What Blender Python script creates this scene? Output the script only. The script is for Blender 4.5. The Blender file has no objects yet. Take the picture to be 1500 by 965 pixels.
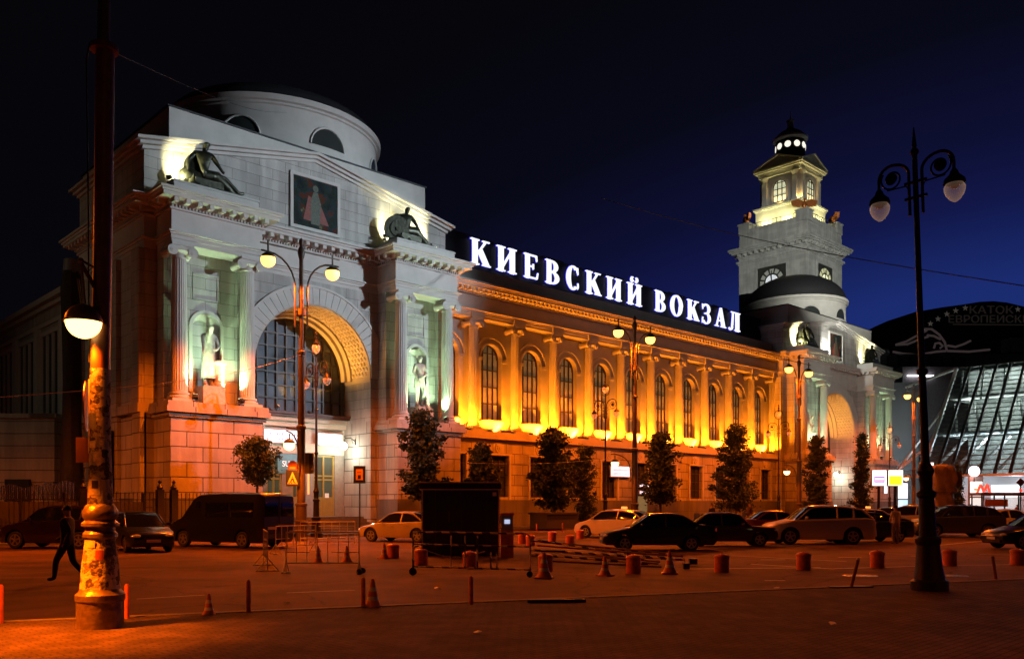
import bpy, math, random
from mathutils import Vector, Matrix
R = math.radians
C = bpy.context.scene.collection
SC = bpy.context.scene
# ---------------------------------------------------------------- camera
F = 1264.0; CS = 0.693; SN = 0.721; HY = 738.0; EYE = 1.78
cam = bpy.data.cameras.new("camera"); camo = bpy.data.objects.new("camera", cam); C.objects.link(camo)
camo.location = (0, 0, EYE); camo.rotation_euler = (R(90), 0, -math.atan2(CS, SN))
cam.sensor_width = 36; cam.lens = F / 1500 * 36; cam.shift_y = (HY - 482.5) / 1500
cam.clip_end = 3000; SC.camera = camo
SC.view_settings.view_transform = 'Standard'; SC.view_settings.look = 'None'
SC.view_settings.gamma = 1; SC.view_settings.exposure = 0; SC.view_settings.use_curve_mapping = False
SC.cycles.use_denoising = True
SC.cycles.sample_clamp_indirect = 4
SC.cycles.max_bounces = 6; SC.cycles.transparent_max_bounces = 8
# ---------------------------------------------------------------- night sky
W = bpy.data.worlds.new("World"); SC.world = W; W.use_nodes = True
n = W.node_tree.nodes; l = W.node_tree.links; bg = n['Background']
tc = n.new('ShaderNodeTexCoord')
dot = n.new('ShaderNodeVectorMath'); dot.operation = 'DOT_PRODUCT'
dot.inputs[1].default_value = (0.97, 0.24, -0.9)          # last dusk glow low in the west
l.new(tc.outputs['Generated'], dot.inputs[0])
cr = n.new('ShaderNodeValToRGB'); l.new(dot.outputs['Value'], cr.inputs[0])
e = cr.color_ramp.elements
e[0].position = 0.0; e[0].color = (0.0018, 0.0016, 0.0026, 1)
e[1].position = 1.0; e[1].color = (0.012, 0.030, 0.17, 1)
for p, c in ((0.3, (0.0019, 0.0018, 0.0034, 1)), (0.5, (0.0026, 0.0028, 0.0085, 1)), (0.62, (0.0042, 0.0050, 0.030, 1)), (0.69, (0.0058, 0.0085, 0.062, 1)), (0.78, (0.0105, 0.024, 0.155, 1))):
    x = e.new(p); x.color = c
l.new(cr.outputs[0], bg.inputs['Color']); bg.inputs['Strength'].default_value = 1.0
# ---------------------------------------------------------------- measuring helpers
def G(px, py):                                            # ground point measured off the photograph
    z = F * EYE / (py - HY); u = (px - 750) / F
    return Vector((z * (CS + u * SN), z * (SN - u * CS), 0))
def at_depth(px, py, z):
    u = (px - 750) / F
    return Vector((z * (CS + u * SN), z * (SN - u * CS), (HY - py) / F * z + EYE))
def xat(px, Y):
    u = (px - 750) / F
    return Y * (CS + u * SN) / (SN - u * CS)
IMG = math.atan2(-CS, SN)                                 # heading of image-right in the plan
# ---------------------------------------------------------------- materials
MATS = {}
def M(name, col=(.5, .5, .5), rough=.6, metal=0, var=.12, ns=4.0, bump=0.0, emit=None, es=0, spec=.5, coat=0, trans=0):
    if name in MATS: return MATS[name]
    m = bpy.data.materials.new(name); m.use_nodes = True; MATS[name] = m
    nt = m.node_tree; b = nt.nodes['Principled BSDF']
    b.inputs['Base Color'].default_value = (*col, 1); b.inputs['Roughness'].default_value = rough
    b.inputs['Metallic'].default_value = metal; b.inputs['Specular IOR Level'].default_value = spec
    b.inputs['Coat Weight'].default_value = coat; b.inputs['Transmission Weight'].default_value = trans
    if emit: b.inputs['Emission Color'].default_value = (*emit, 1); b.inputs['Emission Strength'].default_value = es
    if var or bump:
        g = nt.nodes.new('ShaderNodeTexCoord'); t = nt.nodes.new('ShaderNodeTexNoise')
        t.inputs['Scale'].default_value = ns; t.inputs['Detail'].default_value = 6
        nt.links.new(g.outputs['Object'], t.inputs['Vector'])
        if var:
            mx = nt.nodes.new('ShaderNodeMix'); mx.data_type = 'RGBA'
            mx.inputs[6].default_value = (*[c * (1 - 2 * var) for c in col], 1); mx.inputs[7].default_value = (*[min(1, c * (1 + 2 * var)) for c in col], 1)
            nt.links.new(t.outputs['Fac'], mx.inputs[0]); nt.links.new(mx.outputs[2], b.inputs['Base Color'])
        if bump:
            bp = nt.nodes.new('ShaderNodeBump'); bp.inputs['Strength'].default_value = bump; bp.inputs['Distance'].default_value = .05
            nt.links.new(t.outputs['Fac'], bp.inputs['Height']); nt.links.new(bp.outputs[0], b.inputs['Normal'])
    return m
def stone(name, col, bw, bh, mortar, mcol, bump=.6, dirt=.25, streak=.2):
    m = M(name, col, .85, var=0); nt = m.node_tree; N = nt.nodes; L = nt.links; b = N['Principled BSDF']
    g = N.new('ShaderNodeNewGeometry'); s = N.new('ShaderNodeSeparateXYZ'); L.new(g.outputs['Position'], s.inputs[0])
    a = N.new('ShaderNodeMath'); L.new(s.outputs[0], a.inputs[0]); L.new(s.outputs[1], a.inputs[1])
    c = N.new('ShaderNodeCombineXYZ'); L.new(a.outputs[0], c.inputs[0]); L.new(s.outputs[2], c.inputs[1])
    k = N.new('ShaderNodeTexBrick'); L.new(c.outputs[0], k.inputs['Vector'])
    k.inputs['Scale'].default_value = 1; k.inputs['Brick Width'].default_value = bw; k.inputs['Row Height'].default_value = bh
    k.inputs['Mortar Size'].default_value = mortar; k.inputs['Mortar Smooth'].default_value = .3; k.inputs['Bias'].default_value = 0
    k.inputs['Color1'].default_value = (*[x * .9 for x in col], 1); k.inputs['Color2'].default_value = (*[x * 1.08 for x in col], 1)
    k.inputs['Mortar'].default_value = (*mcol, 1)
    t = N.new('ShaderNodeTexNoise'); t.inputs['Scale'].default_value = .6; t.inputs['Detail'].default_value = 8; L.new(g.outputs['Position'], t.inputs['Vector'])
    r = N.new('ShaderNodeMapRange'); r.inputs[1].default_value = .3; r.inputs[2].default_value = .7; r.inputs[3].default_value = 1 - dirt; r.inputs[4].default_value = 1
    L.new(t.outputs['Fac'], r.inputs[0])
    x = N.new('ShaderNodeMix'); x.data_type = 'RGBA'; x.blend_type = 'MULTIPLY'; x.inputs[0].default_value = 1
    L.new(k.outputs['Color'], x.inputs[6]); L.new(r.outputs[0], x.inputs[7])
    w = N.new('ShaderNodeVectorMath'); w.operation = 'MULTIPLY'; w.inputs[1].default_value = (2.2, 2.2, .22); L.new(g.outputs['Position'], w.inputs[0])
    t2 = N.new('ShaderNodeTexNoise'); t2.inputs['Scale'].default_value = 1; t2.inputs['Detail'].default_value = 7; L.new(w.outputs[0], t2.inputs['Vector'])
    r2 = N.new('ShaderNodeMapRange'); r2.inputs[1].default_value = .42; r2.inputs[2].default_value = .62; r2.inputs[3].default_value = 1 - streak; r2.inputs[4].default_value = 1; L.new(t2.outputs['Fac'], r2.inputs[0])
    x2 = N.new('ShaderNodeMix'); x2.data_type = 'RGBA'; x2.blend_type = 'MULTIPLY'; x2.inputs[0].default_value = 1; L.new(x.outputs[2], x2.inputs[6]); L.new(r2.outputs[0], x2.inputs[7]); L.new(x2.outputs[2], b.inputs['Base Color'])
    f = N.new('ShaderNodeTexNoise'); f.inputs['Scale'].default_value = 9; f.inputs['Detail'].default_value = 5; L.new(g.outputs['Position'], f.inputs['Vector'])
    h = N.new('ShaderNodeMath'); h.operation = 'MULTIPLY_ADD'; L.new(f.outputs['Fac'], h.inputs[0]); h.inputs[1].default_value = .25
    i = N.new('ShaderNodeMath'); i.operation = 'SUBTRACT'; i.inputs[0].default_value = 1; L.new(k.outputs['Fac'], i.inputs[1]); L.new(i.outputs[0], h.inputs[2])
    p = N.new('ShaderNodeBump'); p.inputs['Strength'].default_value = bump; p.inputs['Distance'].default_value = .06
    L.new(h.outputs[0], p.inputs['Height']); L.new(p.outputs[0], b.inputs['Normal'])
    return m
ST_WALL = stone('ashlar_stone', (.50, .48, .44), 1.7, .62, .012, (.17, .155, .13))
ST_RUST = stone('rusticated_stone', (.46, .43, .38), 1.75, .80, .028, (.12, .10, .08), 1.0)
ST_TOWER = stone('tower_stone', (.42, .42, .40), 1.4, .5, .006, (.30, .30, .28), .2)
ST_PLAIN = M('carved_stone', (.50, .48, .44), .85, var=.10, ns=1.2, bump=.15)
ST_PLINTH = stone('granite_plinth', (.17, .16, .15), 1.3, 1.1, .012, (.08, .07, .07), .4)
ST_BUFF = M('coffered_plaster', (.48, .42, .33), .85, var=.10, ns=2, bump=.2)
ROOF = M('roof_sheet', (.018, .018, .02), .55, var=.2)
IRON = M('cast_iron', (.025, .022, .02), .42, metal=.55, var=.2, bump=.15, ns=18)
POSTM = M('lamp_post_paint', (.10, .075, .055), .45, metal=.3, var=.2, ns=14, bump=.1)
BRONZE = M('dark_bronze', (.050, .052, .036), .38, metal=.7, var=.35, ns=6, bump=.4)
MARBLE = M('weathered_marble', (.46, .42, .36), .7, var=.25, ns=5, bump=.4)
GLASSD = M('dark_window_glass', (.035, .04, .038), .12, var=0, spec=.8)
BAR = M('window_bars', (.035, .022, .015), .5, var=.1)
LEAF = M('leaves', (.055, .075, .022), .55, var=.35, ns=1.5)
LEAFD = M('dark_leaves', (.022, .034, .012), .6, var=.3, ns=1.5)
BARK = M('bark', (.09, .06, .04), .9, var=.3, ns=12, bump=.6)
RUB = M('tyre_rubber', (.012, .012, .012), .8, var=.1)
ALLOY = M('alloy_rim', (.5, .5, .5), .3, metal=.9, var=.05)
CARGL = M('car_glass', (.008, .008, .009), .04, var=0, spec=.9)
BLACKP = M('black_plastic', (.012, .012, .012), .5, var=.1)
WHITEP = M('white_paint', (.72, .70, .66), .45, var=.08, ns=10)
ORANGEP = M('orange_paint', (.66, .14, .04), .5, var=.34, ns=7, bump=.15)
def emis(name, col, s): return M(name, (.8, .8, .8), .4, var=0, emit=col, es=s)
SODIUM = emis('lit_sodium_globe', (1, .46, .075), 5)
E_WHITE = emis('lit_white', (.92, .94, 1), 5)
# ---------------------------------------------------------------- object helpers
ORG = {}
def tag(o, label=None, cat=None, group=None, kind=None):
    if label: o['label'] = label
    if cat: o['category'] = cat
    if group: o['group'] = group
    if kind: o['kind'] = kind
    return o
def thing(name, label, cat, loc=(0, 0, 0), group=None):
    o = bpy.data.objects.new(name, None); C.objects.link(o); o.location = loc; o.empty_display_size = .2
    ORG[o.name] = Vector(loc)
    return tag(o, label, cat, group)
class MB:
    def __init__(s): s.v = []; s.f = []; s.m = []; s.k = 0
    def add(s, vs, fs, flip=False):
        o = len(s.v); s.v += [tuple(p) for p in vs]
        s.f += [tuple(o + i for i in (f[::-1] if flip else f)) for f in fs]; s.m += [s.k] * len(fs); return s
    def mat(s, k): s.k = k; return s
    def box(s, x0, x1, y0, y1, z0, z1):
        return s.add([(x0, y0, z0), (x1, y0, z0), (x1, y1, z0), (x0, y1, z0), (x0, y0, z1), (x1, y0, z1), (x1, y1, z1), (x0, y1, z1)],
                     [(3, 2, 1, 0), (4, 5, 6, 7), (0, 1, 5, 4), (1, 2, 6, 5), (2, 3, 7, 6), (3, 0, 4, 7)])
    def obox(s, c, d, rz=0, M4=None):
        Q = M4 or Matrix.Rotation(rz, 3, 'Z'); c = Vector(c)
        vs = [c + Q @ Vector((a * d[0] / 2, b * d[1] / 2, e * d[2] / 2)) for e in (-1, 1) for a, b in ((-1, -1), (1, -1), (1, 1), (-1, 1))]
        return s.add(vs, [(3, 2, 1, 0), (4, 5, 6, 7), (0, 1, 5, 4), (1, 2, 6, 5), (2, 3, 7, 6), (3, 0, 4, 7)])
    def bar(s, a, b, w, h=None):
        a = Vector(a); b = Vector(b); d = b - a; L = d.length
        if L < 1e-6: return s
        Q = d.to_track_quat('X', 'Z').to_matrix(); return s.obox((a + b) / 2, (L, w, h or w), M4=Q)
    def prismxz(s, poly, y0, y1):
        n = len(poly); vs = [(x, y0, z) for x, z in poly] + [(x, y1, z) for x, z in poly]
        return s.add(vs, [tuple(range(n)), tuple(range(2 * n - 1, n - 1, -1))] + [(i, i + n, (i + 1) % n + n, (i + 1) % n) for i in range(n)])
    def prismxy(s, poly, z0, z1):
        n = len(poly); vs = [(x, y, z0) for x, y in poly] + [(x, y, z1) for x, y in poly]
        return s.add(vs, [tuple(range(n - 1, -1, -1)), tuple(range(n, 2 * n))] + [(i, (i + 1) % n, (i + 1) % n + n, i + n) for i in range(n)])
    def lathe(s, prof, c=(0, 0), n=24, a0=0, a1=2 * math.pi, flute=0, nf=20, z=0):
        full = abs(a1 - a0 - 2 * math.pi) < 1e-6; k = n if full else n + 1; vs = []; fs = []
        for r, h in prof:
            for i in range(k):
                a = a0 + (a1 - a0) * i / n; q = r * (1 - flute * abs(math.sin(a * nf / 2)) ** .6) if flute else r
                vs.append((c[0] + q * math.cos(a), c[1] + q * math.sin(a), h + z))
        for j in range(len(prof) - 1):
            for i in range(n):
                fs.append((j * k + i, j * k + (i + 1) % k, (j + 1) * k + (i + 1) % k, (j + 1) * k + i))
        return s.add(vs, fs)
    def tube(s, pts, r, n=8, cap=True):
        pts = [Vector(p) for p in pts]; rs = r if isinstance(r, (list, tuple)) else [r] * len(pts); vs = []; fs = []
        ref = None
        for i, p in enumerate(pts):
            d = (pts[min(i + 1, len(pts) - 1)] - pts[max(i - 1, 0)]).normalized()
            if ref is None:
                ref = Vector((0, 0, 1)) if abs(d.z) < .9 else Vector((1, 0, 0))
            u = (ref - d * ref.dot(d)).normalized(); ref = u; w = d.cross(u)
            for j in range(n):
                a = 2 * math.pi * j / n; vs.append(p + (u * math.cos(a) + w * math.sin(a)) * rs[i])
        for i in range(len(pts) - 1):
            for j in range(n): fs.append((i * n + j, i * n + (j + 1) % n, (i + 1) * n + (j + 1) % n, (i + 1) * n + j))
        if cap: fs += [tuple(range(n - 1, -1, -1)), tuple(range((len(pts) - 1) * n, len(pts) * n))]
        return s.add(vs, fs)
    def ball(s, c, r, n=14, m=9, z0=-1, z1=1):
        rx, ry, rz = r if isinstance(r, (list, tuple)) else (r, r, r); vs = []; fs = []
        a0 = math.asin(z0); a1 = math.asin(z1)
        for j in range(m + 1):
            t = a0 + (a1 - a0) * j / m
            for i in range(n):
                a = 2 * math.pi * i / n; vs.append((c[0] + rx * math.cos(t) * math.cos(a), c[1] + ry * math.cos(t) * math.sin(a), c[2] + rz * math.sin(t)))
        for j in range(m):
            for i in range(n): fs.append((j * n + i, j * n + (i + 1) % n, (j + 1) * n + (i + 1) % n, (j + 1) * n + i))
        return s.add(vs, fs)
    def disc(s, c, r, axis='y', n=20, t=.02):
        c = Vector(c); d = {'x': Vector((1, 0, 0)), 'y': Vector((0, 1, 0)), 'z': Vector((0, 0, 1))}[axis] if isinstance(axis, str) else Vector(axis).normalized()
        return s.tube([c - d * t / 2, c + d * t / 2], r, n)
    def build(s, name, mats, parent=None, smooth=False, world=True, ang=35):
        org = Vector((0, 0, 0))
        if parent is not None and world: org = ORG.get(parent.name, org)
        me = bpy.data.meshes.new(name)
        me.from_pydata([(a - org.x, b - org.y, c - org.z) for a, b, c in s.v], [], s.f)
        mats = mats if isinstance(mats, (list, tuple)) else [mats]
        for m in mats: me.materials.append(m)
        if len(mats) > 1: me.polygons.foreach_set('material_index', s.m)
        if smooth:
            me.polygons.foreach_set('use_smooth', [True] * len(me.polygons)); me.set_sharp_from_angle(angle=R(ang))
        me.update()
        o = bpy.data.objects.new(name, me); C.objects.link(o)
        if parent is not None: o.parent = parent; ORG[o.name] = org
        return o
def dup(root, loc, rz=None, label=None, group=None):
    def cp(o, par):
        c = o.copy(); C.objects.link(c); c.parent = par
        for ch in o.children: cp(ch, c)
        return c
    r = cp(root, None); r.location = loc
    if rz is not None: r.rotation_euler = (0, 0, rz)
    if label: r['label'] = label
    if group: r['group'] = group
    return r
def spot(loc, tgt, P, col, ang=90, blend=.6, rad=.08, parent=None, name='spot_light'):
    d = bpy.data.lights.new(name, 'SPOT'); d.energy = P; d.color = col; d.spot_size = R(ang); d.spot_blend = blend; d.shadow_soft_size = rad
    o = bpy.data.objects.new(name, d); C.objects.link(o); loc = Vector(loc)
    o.location = loc; o.rotation_euler = (Vector(tgt) - loc).to_track_quat('-Z', 'Y').to_euler()
    if parent is not None: o.location = loc - ORG.get(parent.name, Vector()); o.parent = parent
    return o
def point(loc, P, col, rad=.12, parent=None, name='lamp_light'):
    d = bpy.data.lights.new(name, 'POINT'); d.energy = P; d.color = col; d.shadow_soft_size = rad
    o = bpy.data.objects.new(name, d); C.objects.link(o); o.location = Vector(loc)
    if parent is not None: o.location = Vector(loc) - ORG.get(parent.name, Vector()); o.parent = parent
    return o
def text(name, s, size, loc, ux, uz, mat, parent=None, ext=.01, align='CENTER', sx=1):
    c = bpy.data.curves.new(name, 'FONT'); c.body = s; c.size = size; c.extrude = ext; c.align_x = align; c.align_y = 'CENTER'
    c.materials.append(mat); o = bpy.data.objects.new(name, c); C.objects.link(o)
    ux = Vector(ux).normalized(); uz = Vector(uz).normalized(); w = ux.cross(uz)
    m = Matrix((ux, uz, w)).transposed().to_4x4(); loc = Vector(loc)
    if parent is not None: loc = loc - ORG.get(parent.name, Vector())
    M_ = Matrix.Translation(loc) @ m @ Matrix.Diagonal((sx, 1, 1, 1))
    bpy.context.view_layer.update(); me = bpy.data.meshes.new_from_object(o); bpy.data.objects.remove(o)
    me.name = name; o = bpy.data.objects.new(name, me); C.objects.link(o); o.parent = parent; o.matrix_basis = M_
    return o
SOD = (1.0, .135, .001); WARM = (1.0, .50, .07); LIME = (.62, 1.0, .56); CREAM = (1.0, .92, .48); COOL = (.86, .93, 1.0)
# ================================================================ GROUND
gm = M('asphalt', (.112, .064, .044), .8, var=.22, ns=1.2, bump=.35, spec=.12)
nt = gm.node_tree; N = nt.nodes; L = nt.links; b = N['Principled BSDF']; src = b.inputs['Base Color'].links[0].from_socket
g = N.new('ShaderNodeNewGeometry'); v = N.new('ShaderNodeTexVoronoi'); v.inputs['Scale'].default_value = .16; v.distance = 'CHEBYCHEV'; L.new(g.outputs['Position'], v.inputs['Vector'])
t = N.new('ShaderNodeTexNoise'); t.inputs['Scale'].default_value = .35; t.inputs['Detail'].default_value = 9; t.inputs['Distortion'].default_value = 1.2; L.new(g.outputs['Position'], t.inputs['Vector'])
a = N.new('ShaderNodeMath'); a.operation = 'MULTIPLY_ADD'; L.new(v.outputs['Color'], a.inputs[0]); a.inputs[1].default_value = .3; L.new(t.outputs['Fac'], a.inputs[2])
r = N.new('ShaderNodeMapRange'); r.inputs[1].default_value = .4; r.inputs[2].default_value = .85; r.inputs[3].default_value = .42; r.inputs[4].default_value = 1.5; L.new(a.outputs[0], r.inputs[0])
x = N.new('ShaderNodeMix'); x.data_type = 'RGBA'; x.blend_type = 'MULTIPLY'; x.inputs[0].default_value = 1; L.new(src, x.inputs[6]); L.new(r.outputs[0], x.inputs[7])
v2 = N.new('ShaderNodeTexVoronoi'); v2.feature = 'DISTANCE_TO_EDGE'; v2.inputs['Scale'].default_value = .22; va = N.new('ShaderNodeVectorMath'); va.operation = 'MULTIPLY_ADD'; L.new(t.outputs['Color'], va.inputs[0]); va.inputs[1].default_value = (3, 3, 0); L.new(g.outputs['Position'], va.inputs[2]); L.new(va.outputs[0], v2.inputs['Vector'])
c2 = N.new('ShaderNodeMapRange'); c2.inputs[1].default_value = 0; c2.inputs[2].default_value = .012; c2.inputs[3].default_value = .35; c2.inputs[4].default_value = 1; L.new(v2.outputs[0], c2.inputs[0])
x3 = N.new('ShaderNodeMix'); x3.data_type = 'RGBA'; x3.blend_type = 'MULTIPLY'; x3.inputs[0].default_value = 1; L.new(x.outputs[2], x3.inputs[6]); L.new(c2.outputs[0], x3.inputs[7]); L.new(x3.outputs[2], b.inputs['Base Color'])
o = MB().add([(-250, -250, 0), (600, -250, 0), (600, 600, 0), (-250, 600, 0)], [(0, 1, 2, 3)]).build('ground', gm); tag(o, kind='structure')
pavm = stone('block_paving', (.115, .080, .060), .22, .11, .012, (.05, .038, .03), .8, .45, .4)
nt = pavm.node_tree; nt.nodes['Principled BSDF'].inputs['Specular IOR Level'].default_value = .12
for nd in nt.nodes:                                        # the paving lies flat: pattern runs on x,y
    if nd.type == 'COMBXYZ':
        sp = [q for q in nt.nodes if q.type == 'SEPXYZ'][0]
        nt.links.new(sp.outputs[0], nd.inputs[0]); nt.links.new(sp.outputs[1], nd.inputs[1])
k0 = Vector((-40.9, 33.7)); k1 = Vector((64.8, -11.9)); kd = (k1 - k0).normalized(); kn = Vector((kd.y, -kd.x))
def strip(a, b, w, z0, z1, mat, name, off=0):
    d = (Vector(b[:2]) - Vector(a[:2])).normalized(); nn = Vector((d.y, -d.x)); a = Vector(a[:2]) + nn * off; b = Vector(b[:2]) + nn * off
    return MB().prismxy([tuple(a + nn * w), tuple(b + nn * w), tuple(b), tuple(a)], z0, z1).build(name, mat)
o = strip(k0, k1, .16, -.1, .045, M('kerb_stone', (.2, .18, .16), .8, var=.25, ns=6, bump=.3), 'kerb'); tag(o, kind='structure')
o = strip(k0, k1, 60, -.1, .03, pavm, 'plaza_paving', off=.161); tag(o, kind='structure')
o = MB().box(-20, 210, 41.2, 60, -.1, .12).build('pavement', stone('station_paving', (.16, .14, .12), .5, .5, .01, (.07, .06, .05), .3), None); tag(o, kind='structure')
mb = MB(); PW = M('road_paint', (.55, .50, .42), .6, var=.3, ns=8)
for (a, b, w) in (((1100, 826), (1222, 833), .12), ((1000, 833), (1202, 831), .12), ((1222, 832.5), (1345, 829), .12), ((1360, 829), (1500, 826), .1), ((1114, 819.5), (1150, 819.5), .14),
                  ((1228, 816), (1262, 816), .14), ((1334, 814), (1352, 814), .14), ((1434, 811.5), (1482, 812.5), .14), ((1043, 812), (1240, 822), .1), ((1378, 798), (1440, 792), .12), ((1120, 800), (1250, 795), .12),
                  ((1000, 879), (1226, 869), .07), ((1120, 850), (1150, 850), .1), ((420, 868), (520, 864), .06), ((200, 877), (300, 871), .06), ((1000, 799), (1130, 797), .1)):
    p = G(*a); q = G(*b); d = (q - p).normalized(); m_ = Vector((d.y, -d.x, 0)) * w / 2
    mb.add([(*(p - m_)[:2], .004), (*(q - m_)[:2], .004), (*(q + m_)[:2], .004), (*(p + m_)[:2], .004)], [(3, 2, 1, 0)])
o = mb.build('road_markings', PW); tag(o, kind='structure')
mh = None
for i, (px, py) in enumerate(((1260, 842.8), (1392, 842.8))):
    p = G(px, py)
    if mh is None:
        mh = MB().lathe([(0, .012), (.28, .012), (.29, .004), (.33, .004), (.34, .014), (.40, .010), (.42, 0)], n=28).build('manhole_cover', M('worn_iron', (.22, .18, .13), .3, metal=.8, var=.3, ns=20, bump=.5)); mh.location = p
        tag(mh, 'round iron manhole cover between the leaning post and the scroll lamp', 'manhole cover', 'manhole covers')
    else:
        q = dup(mh, p, label='round iron manhole cover just right of the scroll lamp base', group='manhole covers')
# ================================================================ STATION
ST = thing('railway_station', 'long pale stone railway station with two arched porticoes, domes and amber lit column wing', 'railway station', (28.2, 47, 0))
def arched_wall(mb, x0, x1, z0, z1, y0, y1, ops, seg=20):
    """wall with openings (xc, half, sill, spring, arched)"""
    ops = sorted(ops); cx = x0
    for xc, h, sill, spr, arc in ops:
        mb.box(cx, xc - h, y0, y1, z0, z1); cx = xc + h
        if sill > z0: mb.box(xc - h, xc + h, y0, y1, z0, sill)
        if not arc:
            mb.box(xc - h, xc + h, y0, y1, spr, z1); continue
        P = [(xc - h * math.cos(math.pi * i / seg), spr + h * math.sin(math.pi * i / seg)) for i in range(seg + 1)]
        for i in range(seg):
            a, b = P[i], P[i + 1]
            mb.add([(a[0], y0, a[1]), (b[0], y0, b[1]), (b[0], y0, z1), (a[0], y0, z1), (a[0], y1, a[1]), (b[0], y1, b[1])],
                   [(0, 1, 2, 3), (0, 4, 5, 1)])
        mb.add([(xc - h, y0, z1), (xc + h, y0, z1), (xc + h, y1, z1), (xc - h, y1, z1)], [(0, 1, 2, 3)])
    mb.box(cx, x1, y0, y1, z0, z1)
def arc_band(mb, xc, zc, r0, r1, y0, y1, a0=0, a1=180, seg=24, gap=0):
    for i in range(seg):
        t0 = R(a0 + (a1 - a0) * i / seg + gap); t1 = R(a0 + (a1 - a0) * (i + 1) / seg - gap)
        q = [(xc + r * math.cos(t), zc + r * math.sin(t)) for r, t in ((r0, t0), (r1, t0), (r1, t1), (r0, t1))]
        mb.prismxz(q, y0, y1)
# ---- Ionic column, built once
COL = {}
def column(x, y, z0=7.17, z1=15.5, r=.42):
    key = round(r, 2)
    H = z1 - z0
    if key not in COL:
        mb = MB(); mb.lathe([(r, .62), (r * .995, 2.5), (r * .95, 5), (r * .86, H - .75)], n=80, flute=.085, nf=20)
        mb.lathe([(r * 1.02, .50), (r * 1.02, .62)], n=32); mb.lathe([(r * .9, H - .78), (r * .95, H - .74), (r * .95, H - .68), (r * .85, H - .66), (r * .85, H - .5)], n=32)
        b = MB().box(-r * 1.45, r * 1.45, -r * 1.45, r * 1.45, 0, .16)
        b.lathe([(r * 1.36, .16), (r * 1.42, .20), (r * 1.42, .27), (r * 1.3, .31), (r * 1.15, .35), (r * 1.15, .39), (r * 1.25, .41), (r * 1.27, .45), (r * 1.22, .5), (r * 1.02, .52)], n=32)
        c = MB().box(-r * 1.4, r * 1.4, -r * 1.25, r * 1.25, H - .14, H)
        c.lathe([(r * .85, H - .52), (r * 1.12, H - .42), (r * 1.2, H - .34), (r * 1.1, H - .28)], n=28)
        c.box(-r * 1.25, r * 1.25, -r * 1.12, r * 1.12, H - .30, H - .14)
        for sx in (-1, 1):
            c.tube([(sx * r * 1.3, -r * 1.25, H - .42), (sx * r * 1.3, -r * .5, H - .42), (sx * r * 1.3, r * .5, H - .42), (sx * r * 1.3, r * 1.25, H - .42)], [.27, .17, .17, .27], 18)
            c.tube([(sx * r * 1.3, -r * 1.32, H - .42), (sx * r * 1.3, r * 1.32, H - .42)], .13, 12)
            c.tube([(sx * r * 1.3, -r * 1.38, H - .42), (sx * r * 1.3, r * 1.38, H - .42)], .05, 8)
        a = mb.build('column', ST_PLAIN, None, True, ang=60); bb = b.build('base', ST_PLAIN, a, True); cc = c.build('capital', ST_PLAIN, a, True)
        COL[key] = a; a.parent = ST
    else:
        s = COL[key]; a = s.copy(); C.objects.link(a); a.parent = ST
        for ch in s.children: d = ch.copy(); C.objects.link(d); d.parent = a
    a.location = (x - 28.2, y - 47, z0); return a
def window_grid(mb, xc, h, z0, spr, y, nx, dz, t=.05, arc=True, ring=.09):
    top = lambda x: spr + (math.sqrt(max(0, h * h - (x - xc) ** 2)) if arc else 0)
    for i in range(nx + 1):
        x = xc - h + 2 * h * i / nx
        mb.box(x - t / 2, x + t / 2, y - .05, y + .05, z0, max(spr, top(x)))
    z = z0
    while z < spr + (h if arc else 0) - .1:
        hw = h if z <= spr else math.sqrt(max(0, h * h - (z - spr) ** 2))
        mb.box(xc - hw, xc + hw, y - .04, y + .04, z - t / 2, z + t / 2); z += dz
    if arc: arc_band(mb, xc, spr, h - ring, h, y - .06, y + .06)
    else: mb.box(xc - h, xc + h, y - .05, y + .05, spr - ring, spr)
GLW = M('blinded_window_glass', (.24, .26, .20), .18, var=.45, ns=1.1, spec=.9)
nt = GLW.node_tree; nt.nodes['Principled BSDF'].inputs['Emission Color'].default_value = (.62, .50, .22, 1); nt.nodes['Principled BSDF'].inputs['Emission Strength'].default_value = .075
ARCHGL = M('great_arch_glass', (.11, .13, .155), .5, var=.6, ns=.55, spec=.08)
MOS = M('mosaic_tiles', (.1, .1, .1), .6, var=0, spec=.08); nt = MOS.node_tree; N = nt.nodes; L = nt.links
g = N.new('ShaderNodeTexCoord'); v = N.new('ShaderNodeTexVoronoi'); v.inputs['Scale'].default_value = 7; L.new(g.outputs['Object'], v.inputs['Vector'])
nz = N.new('ShaderNodeTexNoise'); nz.inputs['Scale'].default_value = 1.3; L.new(v.outputs['Position'], nz.inputs['Vector'])
r_ = N.new('ShaderNodeValToRGB'); L.new(nz.outputs['Fac'], r_.inputs[0]); e = r_.color_ramp.elements
e[0].position = .3; e[0].color = (.006, .010, .018, 1); e[1].position = .72; e[1].color = (.14, .13, .07, 1)
for p, c in ((.42, (.015, .022, .012, 1)), (.5, (.01, .03, .035, 1)), (.57, (.08, .015, .006, 1)), (.64, (.035, .03, .015, 1))):
    x = e.new(p); x.color = c
L.new(r_.outputs[0], N['Principled BSDF'].inputs['Base Color'])
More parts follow.
